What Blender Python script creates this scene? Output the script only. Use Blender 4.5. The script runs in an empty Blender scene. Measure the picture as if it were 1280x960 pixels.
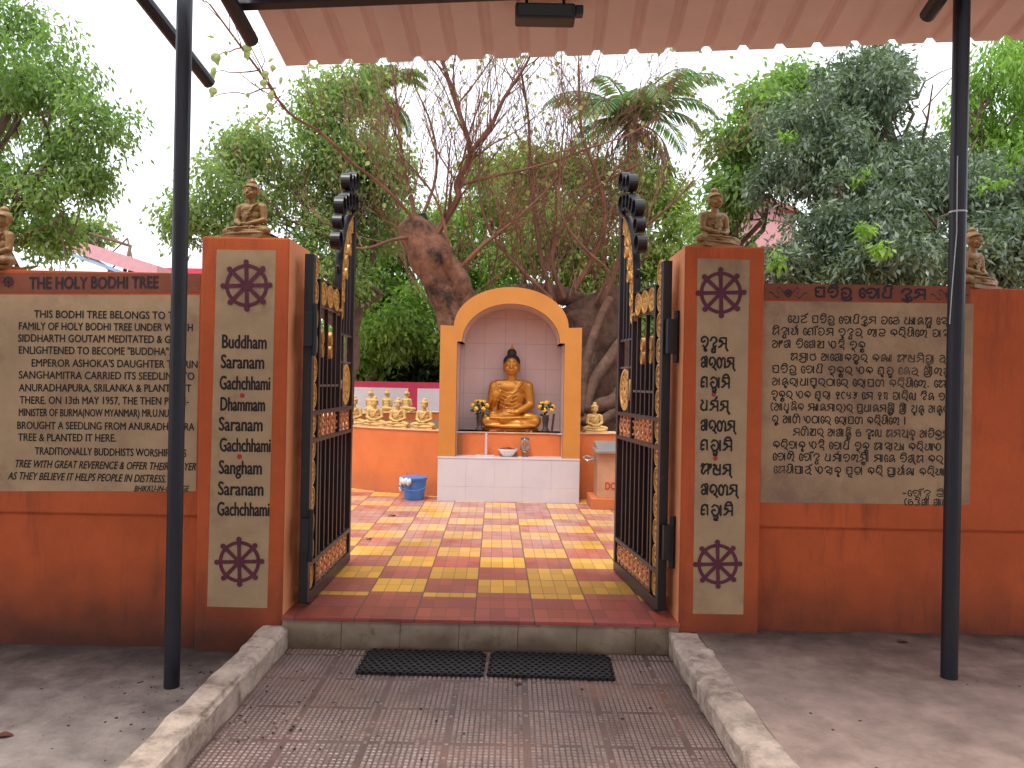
import bpy, bmesh, math, random
import numpy as np
from mathutils import Vector, Matrix, noise as mnoise
PI = math.pi
rad = math.radians
SC = bpy.context.scene
COL = SC.collection

# ------------------------------------------------------------------ camera, sky, sun, exposure
CAM_H, ROLL, FPX = 1.5, rad(1.1), 960.0
cam_d = bpy.data.cameras.new('camera'); cam = bpy.data.objects.new('camera', cam_d); COL.objects.link(cam)
cam_d.sensor_width = 36.0; cam_d.lens = 27.0; cam_d.clip_start = 0.05; cam_d.clip_end = 1500
cam.matrix_world = Matrix.Translation((0, 0, CAM_H)) @ Matrix.Rotation(rad(90), 4, 'X') @ Matrix.Rotation(ROLL, 4, 'Z')
SC.camera = cam
SC.view_settings.view_transform = 'Standard'; SC.view_settings.look = 'None'
SC.view_settings.gamma = 1; SC.view_settings.use_curve_mapping = False
SC.view_settings.exposure = 0.85
SUN_EL, SUN_AZ = rad(65), rad(205)         # azimuth measured from +Y towards +X
world = bpy.data.worlds.new('World'); SC.world = world; world.use_nodes = True
wn, wl = world.node_tree.nodes, world.node_tree.links
wn.clear()
w_out = wn.new('ShaderNodeOutputWorld'); w_bg = wn.new('ShaderNodeBackground')
sky = wn.new('ShaderNodeTexSky'); sky.sky_type = 'NISHITA'; sky.sun_disc = False
sky.sun_elevation = SUN_EL; sky.sun_rotation = SUN_AZ; sky.dust_density = 3.0; sky.air_density = 1.0; sky.ozone_density = 1.0
w_tc = wn.new('ShaderNodeTexCoord'); w_no = wn.new('ShaderNodeTexNoise'); w_no.inputs['Scale'].default_value = 2.2; w_no.inputs['Detail'].default_value = 5
w_rp = wn.new('ShaderNodeMapRange'); w_rp.inputs[1].default_value = .35; w_rp.inputs[2].default_value = .65; w_rp.inputs[3].default_value = .72; w_rp.inputs[4].default_value = .97
w_mx = wn.new('ShaderNodeMixRGB'); w_mx.inputs[2].default_value = (10.5, 10.8, 11.3, 1)
wl.new(w_tc.outputs['Generated'], w_no.inputs['Vector']); wl.new(w_no.outputs['Fac'], w_rp.inputs[0]); wl.new(w_rp.outputs[0], w_mx.inputs[0])
wl.new(sky.outputs[0], w_mx.inputs[1]); wl.new(w_mx.outputs[0], w_bg.inputs['Color']); wl.new(w_bg.outputs[0], w_out.inputs['Surface'])
w_bg.inputs['Strength'].default_value = 0.10
sun_d = bpy.data.lights.new('sun', 'SUN'); sun = bpy.data.objects.new('sun', sun_d); COL.objects.link(sun)
sun_d.energy = 1.6; sun_d.angle = rad(14); sun_d.color = (1.0, .95, .86)
sd = Vector((math.sin(SUN_AZ) * math.cos(SUN_EL), math.cos(SUN_AZ) * math.cos(SUN_EL), math.sin(SUN_EL)))
sun.rotation_euler = sd.to_track_quat('Z', 'Y').to_euler(); sun.location = (0, 0, 30)
SC.cycles.max_bounces = 8; SC.cycles.diffuse_bounces = 5; SC.cycles.transparent_max_bounces = 12
SC.cycles.use_denoising = True

def P(u, v, d):
    """a pixel of the 1280x960 photo at distance d in front of the camera -> a point of the place"""
    dx, dy = u - 640, v - 480
    ux = dx * math.cos(ROLL) + dy * math.sin(ROLL); uy = -dx * math.sin(ROLL) + dy * math.cos(ROLL)
    return Vector((ux / FPX * d, d, CAM_H - uy / FPX * d))

# ------------------------------------------------------------------ materials
def mat(name, col, rough=.6, metal=0., var=.15, vs=6., bump=0., bs=40., dirt=None, dcol=(.05, .035, .025), low=None, spec=.5, streak=False, alpha=None, coat=0, foot=None):
    m = bpy.data.materials.new(name); m.use_nodes = True
    n, l = m.node_tree.nodes, m.node_tree.links
    b = n['Principled BSDF']; b.inputs['Roughness'].default_value = rough; b.inputs['Metallic'].default_value = metal
    b.inputs['Specular IOR Level'].default_value = spec; b.inputs['Coat Weight'].default_value = coat
    tc = n.new('ShaderNodeTexCoord')
    no = n.new('ShaderNodeTexNoise'); no.inputs['Scale'].default_value = vs; no.inputs['Detail'].default_value = 7; no.inputs['Roughness'].default_value = .65
    l.new(tc.outputs['Object'], no.inputs['Vector'])
    r = n.new('ShaderNodeMapRange'); r.inputs[1].default_value = .3; r.inputs[2].default_value = .7
    l.new(no.outputs['Fac'], r.inputs[0])
    mx = n.new('ShaderNodeMixRGB'); mx.inputs[1].default_value = (*[c * (1 - var) for c in col], 1); mx.inputs[2].default_value = (*[min(1, c * (1 + var)) for c in col], 1)
    l.new(r.outputs[0], mx.inputs[0]); out = mx.outputs[0]
    if dirt:
        sc_, thr, amt = dirt
        mp = n.new('ShaderNodeMapping'); l.new(tc.outputs['Object'], mp.inputs['Vector'])
        mp.inputs['Location'].default_value = (7.3, 2.1, 4.4)
        if streak: mp.inputs['Scale'].default_value = (1, 1, .16)
        n2 = n.new('ShaderNodeTexNoise'); n2.inputs['Scale'].default_value = sc_; n2.inputs['Detail'].default_value = 9; n2.inputs['Roughness'].default_value = .7
        l.new(mp.outputs[0], n2.inputs['Vector'])
        r2 = n.new('ShaderNodeMapRange'); r2.inputs[1].default_value = thr; r2.inputs[2].default_value = thr + .16; r2.inputs[4].default_value = amt
        l.new(n2.outputs['Fac'], r2.inputs[0])
        m2 = n.new('ShaderNodeMixRGB'); m2.inputs[2].default_value = (*dcol, 1)
        l.new(r2.outputs[0], m2.inputs[0]); l.new(out, m2.inputs[1]); out = m2.outputs[0]
    if low:                                   # noisy band, darker towards the foot of a wall
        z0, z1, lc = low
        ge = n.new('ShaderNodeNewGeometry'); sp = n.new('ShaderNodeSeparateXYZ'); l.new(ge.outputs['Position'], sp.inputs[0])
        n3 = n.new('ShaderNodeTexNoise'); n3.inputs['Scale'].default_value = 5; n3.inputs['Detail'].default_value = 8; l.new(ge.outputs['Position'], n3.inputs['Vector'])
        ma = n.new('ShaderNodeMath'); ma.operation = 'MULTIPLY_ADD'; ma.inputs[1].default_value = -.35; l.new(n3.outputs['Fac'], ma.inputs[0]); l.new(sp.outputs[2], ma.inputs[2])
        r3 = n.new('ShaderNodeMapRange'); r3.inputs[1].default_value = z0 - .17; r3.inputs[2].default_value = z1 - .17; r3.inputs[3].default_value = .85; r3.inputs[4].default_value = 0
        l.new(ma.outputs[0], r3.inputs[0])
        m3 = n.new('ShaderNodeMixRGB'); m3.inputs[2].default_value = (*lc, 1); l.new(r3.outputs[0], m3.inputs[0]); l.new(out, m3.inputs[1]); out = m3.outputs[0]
    if foot:                                  # shade and grime painted into a floor along the foot of the wall
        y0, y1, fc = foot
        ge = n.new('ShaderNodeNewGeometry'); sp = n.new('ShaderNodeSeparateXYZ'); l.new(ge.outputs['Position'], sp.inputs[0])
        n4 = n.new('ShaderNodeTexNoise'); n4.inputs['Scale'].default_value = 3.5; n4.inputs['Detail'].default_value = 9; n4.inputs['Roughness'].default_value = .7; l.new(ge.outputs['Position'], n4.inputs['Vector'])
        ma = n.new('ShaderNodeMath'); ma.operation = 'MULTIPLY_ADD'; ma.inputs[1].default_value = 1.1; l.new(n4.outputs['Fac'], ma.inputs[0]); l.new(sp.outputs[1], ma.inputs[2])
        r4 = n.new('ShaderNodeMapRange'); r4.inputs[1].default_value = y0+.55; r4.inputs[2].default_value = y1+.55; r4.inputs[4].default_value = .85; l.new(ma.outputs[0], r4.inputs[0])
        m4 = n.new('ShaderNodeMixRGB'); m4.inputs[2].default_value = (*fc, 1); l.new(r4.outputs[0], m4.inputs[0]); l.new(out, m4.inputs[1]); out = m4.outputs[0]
    l.new(out, b.inputs['Base Color'])
    if bump:
        nb = n.new('ShaderNodeTexNoise'); nb.inputs['Scale'].default_value = bs; nb.inputs['Detail'].default_value = 6; l.new(tc.outputs['Object'], nb.inputs['Vector'])
        bp = n.new('ShaderNodeBump'); bp.inputs['Strength'].default_value = bump; bp.inputs['Distance'].default_value = .01
        l.new(nb.outputs['Fac'], bp.inputs['Height']); l.new(bp.outputs[0], b.inputs['Normal'])
    if alpha is not None:
        b.inputs['Transmission Weight'].default_value = alpha
    return m

def leaf_mat(name, dark, light, trans=.35, rough=.5, tcol=None):
    m = bpy.data.materials.new(name); m.use_nodes = True
    n, l = m.node_tree.nodes, m.node_tree.links
    b = n['Principled BSDF']; b.inputs['Roughness'].default_value = rough; b.inputs['Specular IOR Level'].default_value = .4
    at = n.new('ShaderNodeAttribute'); at.attribute_name = 'tint'
    cr = n.new('ShaderNodeValToRGB'); cr.color_ramp.elements[0].color = (*dark, 1); cr.color_ramp.elements[1].color = (*light, 1)
    l.new(at.outputs['Fac'], cr.inputs[0]); l.new(cr.outputs[0], b.inputs['Base Color'])
    tr = n.new('ShaderNodeBsdfTranslucent'); ms = n.new('ShaderNodeMixShader'); ms.inputs[0].default_value = trans
    mu = n.new('ShaderNodeMixRGB'); mu.blend_type = 'MULTIPLY'; mu.inputs[0].default_value = 1; mu.inputs[2].default_value = (*(tcol or (1.0, 1.25, .5)), 1)
    l.new(cr.outputs[0], mu.inputs[1]); l.new(mu.outputs[0], tr.inputs['Color'])
    l.new(b.outputs[0], ms.inputs[1]); l.new(tr.outputs[0], ms.inputs[2]); l.new(ms.outputs[0], n['Material Output'].inputs['Surface'])
    return m

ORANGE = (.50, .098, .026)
FOOT_DARK = (.035, .02, .016)
m_wall = mat('orange_lime_wash', ORANGE, .85, var=.16, vs=2.5, bump=.25, bs=60, dirt=(6.5, .52, .6), dcol=(.20, .045, .022), streak=True, low=(.0, .46, FOOT_DARK))
m_band = mat('faded_orange_band', (.25, .075, .04), .85, var=.2, vs=5, bump=.2, bs=70, dirt=(6, .58, .5), dcol=(.16, .07, .045))
m_wall2 = mat('orange_court_wall', (.62, .16, .042), .8, var=.12, vs=3, bump=.2, bs=50, dirt=(5, .60, .55), dcol=(.30, .10, .05), low=(.10, .42, (.34, .11, .05)))
m_reveal = mat('lit_orange_reveal', (.70, .265, .115), .8, var=.10, vs=3, bump=.2, bs=60, dirt=(4, .6, .4), dcol=(.35, .12, .06))  # lit copy of the wall orange: courtyard light put into the colour
m_cream = mat('cream_sign_paint', (.43, .295, .17), .8, var=.15, vs=4, bump=.1, bs=60, dirt=(3, .52, .55), dcol=(.21, .115, .065))
m_cream_w = mat('worn_cream_sign_paint', (.41, .27, .155), .8, var=.2, vs=3, bump=.12, bs=50, dirt=(2.6, .48, .75), dcol=(.22, .125, .09))
m_black = mat('black_sign_paint', (.012, .009, .010), .7, var=.3, vs=20)
m_black_w = mat('flaking_black_sign_paint', (.012, .009, .010), .7, var=.3, vs=20, dirt=(3.2, .53, .7), dcol=(.20, .12, .075))
m_navy = mat('faded_black_paint', (.035, .022, .03), .8, var=.4, vs=25)
m_maroon = mat('maroon_sign_paint', (.115, .022, .045), .8, var=.2, vs=20)
m_red = mat('red_dot_paint', (.42, .03, .02), .6, var=.1)
m_iron = mat('black_enamel', (.008, .007, .010), .38, var=.3, vs=12, dirt=(14, .6, .35), dcol=(.09, .07, .06))
m_post = mat('blue_black_post_paint', (.010, .011, .020), .42, var=.3, vs=9, dirt=(9, .6, .4), dcol=(.06, .05, .05))
m_gold = mat('gold_gate_paint', (.62, .36, .11), .42, metal=.45, var=.25, vs=40, dirt=(50, .58, .6), dcol=(.10, .05, .025))
m_bronze = mat('copper_gate_paint', (.60, .27, .13), .42, metal=.4, var=.3, vs=40, dirt=(50, .58, .5), dcol=(.10, .05, .03))
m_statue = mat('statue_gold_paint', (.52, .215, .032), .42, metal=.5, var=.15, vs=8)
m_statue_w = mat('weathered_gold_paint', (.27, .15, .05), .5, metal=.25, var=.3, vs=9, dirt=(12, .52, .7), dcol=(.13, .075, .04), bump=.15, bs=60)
m_statue_b = mat('pale_gold_paint', (.56, .36, .13), .6, metal=.05, var=.3, vs=9, dirt=(14, .6, .5), dcol=(.3, .15, .05))  # paler gold of the ring wall statues
m_hair = mat('black_hair_paint', (.012, .011, .014), .5, bump=.6, bs=90)
m_tile = mat('pink_wall_tile', (.64, .46, .43), .22, var=.05)
m_white = mat('white_glaze_tile', (.56, .51, .54), .25, var=.06, vs=3, dirt=(7, .66, .3), dcol=(.4, .33, .28))
m_ochre = mat('ochre_shrine_paint', (.50, .19, .03), .7, var=.08, vs=4, bump=.08, dirt=(6, .62, .25), dcol=(.4, .17, .05))
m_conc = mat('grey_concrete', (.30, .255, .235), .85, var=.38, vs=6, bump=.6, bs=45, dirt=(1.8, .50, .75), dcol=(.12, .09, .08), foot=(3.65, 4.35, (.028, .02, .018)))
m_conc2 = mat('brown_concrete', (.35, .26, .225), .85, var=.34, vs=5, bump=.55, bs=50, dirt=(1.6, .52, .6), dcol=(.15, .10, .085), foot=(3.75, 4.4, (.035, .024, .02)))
m_kerb = mat('worn_kerb', (.52, .42, .35), .9, var=.35, vs=9, bump=1, bs=45, dirt=(6, .50, .8), dcol=(.15, .095, .07))
m_soil = mat('bare_soil', (.11, .085, .065), .95, var=.35, vs=5, bump=.6, bs=30)
m_rubber = mat('black_rubber', (.014, .014, .017), .5, var=.25)
m_sheet = mat('pinkish_tin_sheet', (.86, .68, .63), .5, var=.07, vs=3, dirt=(4, .63, .3), dcol=(.36, .19, .15))
m_bark = mat('reddish_bark', (.21, .098, .06), .9, var=.5, vs=9, bump=1., bs=16, dirt=(2.6, .47, .97), dcol=(.022, .014, .012))
m_twig = mat('red_brown_twig', (.18, .080, .050), .8, var=.45, vs=3)
m_bark3 = mat('dark_brown_bark', (.115, .058, .038), .9, var=.5, vs=8, bump=.9, bs=20, dirt=(4, .54, .85), dcol=(.025, .017, .014))
m_bark2 = mat('grey_brown_bark', (.13, .085, .06), .9, var=.4, vs=8, bump=.9, bs=20, dirt=(4, .56, .8), dcol=(.03, .022, .018))
m_blue = mat('blue_plastic', (.05, .16, .42), .35, var=.06)
m_bag = mat('pale_plastic_bag', (.6, .62, .66), .3, var=.1, bump=.8, bs=40)
m_pinkw = mat('pink_house_paint', (.66, .33, .36), .8, var=.08)
m_magenta = mat('magenta_wall_paint', (.60, .045, .11), .7, var=.1)
m_whitew = mat('white_wall_paint', (.74, .70, .76), .8, var=.05, dirt=(6, .64, .25), dcol=(.5, .45, .45))
m_steel = mat('dull_steel', (.5, .5, .5), .35, metal=.8, var=.1)
m_box = mat('copper_box_paint', (.52, .28, .165), .42, metal=.25, var=.15, dirt=(3, .60, .7), dcol=(.55, .06, .06))
m_glass = mat('clear_glass', (.9, .9, .9), .03, var=0, alpha=.95)

# ------------------------------------------------------------------ mesh helpers
class MB:
    def __init__(s): s.v = []; s.f = []
    def add(s, vs, fs, M=None):
        o = len(s.v)
        s.v += [tuple(M @ Vector(p)) for p in vs] if M is not None else [tuple(p) for p in vs]
        s.f += [tuple(i + o for i in f) for f in fs]; return s
    def box(s, a, b, M=None):
        (x0, y0, z0), (x1, y1, z1) = a, b
        return s.add([(x0,y0,z0),(x1,y0,z0),(x1,y1,z0),(x0,y1,z0),(x0,y0,z1),(x1,y0,z1),(x1,y1,z1),(x0,y1,z1)],
                     [(0,3,2,1),(4,5,6,7),(0,1,5,4),(1,2,6,5),(2,3,7,6),(3,0,4,7)], M)
    def tube(s, pts, rs, n=8, cap=True, M=None):
        pts = [Vector(p) for p in pts]
        if not hasattr(rs, '__len__'): rs = [rs] * len(pts)
        vs, fs = [], []; ref = None
        for i, p in enumerate(pts):
            t = (pts[min(i+1, len(pts)-1)] - pts[max(i-1, 0)])
            t = t.normalized() if t.length > 1e-9 else Vector((0,0,1))
            if ref is None: ref = t.orthogonal().normalized()
            ref = (ref - t * ref.dot(t)); ref = ref.normalized() if ref.length > 1e-6 else t.orthogonal().normalized()
            bi = t.cross(ref)
            for k in range(n):
                a = 2*PI*k/n; vs.append(p + (ref*math.cos(a) + bi*math.sin(a)) * rs[i])
        for i in range(len(pts)-1):
            for k in range(n):
                k2 = (k+1) % n; fs.append((i*n+k, i*n+k2, (i+1)*n+k2, (i+1)*n+k))
        if cap:
            fs.append(tuple(range(n-1, -1, -1))); fs.append(tuple(range((len(pts)-1)*n, len(pts)*n)))
        return s.add(vs, fs, M)
    def ell(s, c, r, R=None, nu=14, nv=9, M=None):
        vs, fs = [], []
        c = Vector(c)
        for j in range(nv+1):
            th = PI*j/nv
            for i in range(nu):
                ph = 2*PI*i/nu
                p = Vector((r[0]*math.sin(th)*math.cos(ph), r[1]*math.sin(th)*math.sin(ph), r[2]*math.cos(th)))
                vs.append(c + (R @ p if R is not None else p))
        for j in range(nv):
            for i in range(nu):
                i2 = (i+1) % nu
                fs.append((j*nu+i, (j+1)*nu+i, (j+1)*nu+i2, j*nu+i2))
        return s.add(vs, fs, M)
    def cap(s, a, b, ra, rb, n=12, M=None):       # tapered capsule
        a, b = Vector(a), Vector(b); d = b - a; L = d.length; t = d.normalized()
        pts, rs = [], []
        for k in range(6): th = PI/2*k/5; pts.append(a - t*ra*math.cos(th)); rs.append(max(1e-4, ra*math.sin(th)))
        for k in range(1, 5): pts.append(a + d*k/5); rs.append(ra + (rb-ra)*k/5)
        for k in range(6): th = PI/2*(1-k/5); pts.append(b + t*rb*math.cos(th)); rs.append(max(1e-4, rb*math.sin(th)))
        return s.tube(pts, rs, n, True, M)
    def lathe(s, prof, n=24, c=(0,0,0), M=None):
        vs = [(c[0]+r*math.cos(2*PI*k/n), c[1]+r*math.sin(2*PI*k/n), c[2]+z) for r, z in prof for k in range(n)]
        fs = [(i*n+k, i*n+(k+1)%n, (i+1)*n+(k+1)%n, (i+1)*n+k) for i in range(len(prof)-1) for k in range(n)]
        return s.add(vs, fs, M)
    def prism(s, poly, y0, y1, M=None):          # poly in x,z ; extruded along y
        n = len(poly)
        vs = [(x, y0, z) for x, z in poly] + [(x, y1, z) for x, z in poly]
        fs = [tuple(range(n)), tuple(range(2*n-1, n-1, -1))] + [(i, i+n, (i+1) % n + n, (i+1) % n) for i in range(n)]
        return s.add(vs, fs, M)
    def ring(s, c, ro, ri, t, n=28, ax='y', sx=1., M=None):    # flat washer around axis
        vs, fs = [], []
        for k in range(n):
            a = 2*PI*k/n; ca, sa = math.cos(a)*sx, math.sin(a)
            for (r, h) in ((ro, -t/2), (ro, t/2), (ri, t/2), (ri, -t/2)):
                if ax == 'y': vs.append((c[0]+r*ca, c[1]+h, c[2]+r*sa))
                elif ax == 'z': vs.append((c[0]+r*ca, c[1]+r*sa, c[2]+h))
                else: vs.append((c[0]+h, c[1]+r*ca, c[2]+r*sa))
        for k in range(n):
            k2 = (k+1) % n
            for j in range(4):
                j2 = (j+1) % 4; fs.append((k*4+j, k*4+j2, k2*4+j2, k2*4+j))
        return s.add(vs, fs, M)
    def mesh(s, name, smooth=False):
        me = bpy.data.meshes.new(name); me.from_pydata(s.v, [], s.f); me.update()
        bm = bmesh.new(); bm.from_mesh(me); bmesh.ops.recalc_face_normals(bm, faces=bm.faces[:]); bm.to_mesh(me); bm.free()
        if smooth: me.polygons.foreach_set('use_smooth', [True]*len(me.polygons))
        return me
    def build(s, name, m, parent=None, smooth=False, bevel=0, world=False):
        me = s.mesh(name, smooth)
        return put(name, me, m, parent, bevel, world)

def wloc(o):
    p = Vector((0, 0, 0))
    while o is not None: p += o.location; o = o.parent
    return p
def put(name, me, m, parent=None, bevel=0, world=False):
    if world and parent is not None: me.transform(Matrix.Translation(-wloc(parent)))
    if bevel:
        bm = bmesh.new(); bm.from_mesh(me)
        es = [e for e in bm.edges if len(e.link_faces) == 2 and e.calc_face_angle(0) > .6]
        bmesh.ops.bevel(bm, geom=es, offset=bevel, segments=2, profile=.6, affect='EDGES', clamp_overlap=True)
        bm.to_mesh(me); bm.free()
    if m is not None and not me.materials: me.materials.append(m)
    o = bpy.data.objects.new(name, me); COL.objects.link(o)
    if parent is not None: o.parent = parent
    return o
def tag(o, label=None, cat=None, group=None, kind=None):
    if label: o['label'] = label
    if cat: o['category'] = cat
    if group: o['group'] = group
    if kind: o['kind'] = kind
    return o
def thing(name, label, cat, loc=(0, 0, 0), rz=0., group=None):
    o = bpy.data.objects.new(name, None); COL.objects.link(o); o.location = loc; o.rotation_euler = (0, 0, rz); o.empty_display_size = .1
    return tag(o, label, cat, group)
def copy_tree(o, parent=None):
    c = o.copy(); COL.objects.link(c)
    if parent is not None: c.parent = parent
    for ch in list(o.children): copy_tree(ch, c)
    return c
def structure(name, mb, m, **k):
    o = mb.build(name, m, **k); o['kind'] = 'structure'; return o
def evald(ob_mesh, mods):
    """apply a list of (type, settings) modifiers to a mesh, giving a new mesh"""
    o = bpy.data.objects.new('work', ob_mesh); COL.objects.link(o)
    for t, st in mods:
        md = o.modifiers.new('m', t)
        for k, v in st.items(): setattr(md, k, v)
    dg = bpy.context.evaluated_depsgraph_get(); dg.update()
    me = bpy.data.meshes.new_from_object(o.evaluated_get(dg))
    bpy.data.objects.remove(o); return me
def grid_box(a, b, step, amp, sc, seed=0):
    """a box cut into a fine grid whose skin is roughened"""
    bm = bmesh.new(); bmesh.ops.create_cube(bm, size=1)
    A, B = Vector(a), Vector(b); D = B - A
    for v in bm.verts: v.co = A + Vector(((v.co.x+.5)*D.x, (v.co.y+.5)*D.y, (v.co.z+.5)*D.z))
    for ax in range(3):
        cuts = max(1, min(140, int(D[ax]/step))); nn = Vector((0,0,0)); nn[ax] = 1
        for k in range(1, cuts):
            co = A.copy(); co[ax] = A[ax] + D[ax]*k/cuts
            bmesh.ops.bisect_plane(bm, geom=bm.verts[:]+bm.edges[:]+bm.faces[:], plane_co=co, plane_no=nn)
    bm.normal_update()
    for v in bm.verts:
        q = v.co*sc + Vector((seed, seed*2.3, 0))
        n1 = mnoise.fractal(q, 1., 2., 4); n2 = mnoise.noise(q*.6+Vector((9,9,9)))
        e = sum(1 for ax in range(3) if min(abs(v.co[ax]-A[ax]), abs(v.co[ax]-B[ax])) < 1e-4)
        v.co += v.normal * (amp*n1 - (amp*2.2*max(0, n2+.15) + amp*.9 if e >= 2 else 0))
    me = bpy.data.meshes.new('gb'); bm.to_mesh(me); bm.free(); return me
# ------------------------------------------------------------------ lettering
def text_geo(s, shear=0., off=.012):
    cu = bpy.data.curves.new('t', 'FONT'); cu.body = s; cu.size = 1; cu.shear = shear; cu.offset = off; cu.resolution_u = 3
    o = bpy.data.objects.new('t', cu); COL.objects.link(o)
    dg = bpy.context.evaluated_depsgraph_get(); dg.update()
    me = bpy.data.meshes.new_from_object(o.evaluated_get(dg))
    vs = [v.co.copy() for v in me.vertices]; fs = [tuple(p.vertices) for p in me.polygons]
    bpy.data.objects.remove(o); bpy.data.curves.remove(cu); bpy.data.meshes.remove(me)
    return vs, fs
CAPH = max(v.y for v in text_geo('H', 0, 0)[0])
def hash01(*a):
    x = math.sin(sum((i+1)*12.9898*v for i, v in enumerate(a))) * 43758.5453
    return x - math.floor(x)
def write_line(mb, s, p0, p1, h, yoff, shear=0., off=.02, wob=.0):
    """fit one painted line between two points of a wall facing -Y"""
    vs, fs = text_geo(s, shear, 0); bold = off*1.3*h
    x0, x1 = min(v.x for v in vs), max(v.x for v in vs)
    p0, p1 = Vector(p0), Vector(p1); d = p1 - p0
    out = []
    for v in vs:
        t = (v.x - x0) / (x1 - x0); q = p0 + d*t
        w = wob*h*mnoise.noise(Vector((t*17, len(s), 3.1)))
        out.append((q.x, p0.y - yoff, q.z + w + v.y / CAPH * h))
    for k, (bx_, bz_) in enumerate(((-bold, 0), (bold, 0), (0, bold*.8), (0, -bold*.8))):    # a loaded brush: strokes laid over each other
        mb.add([(x+bx_, y-.00012*k, z+bz_) for x, y, z in out], fs)

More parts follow.
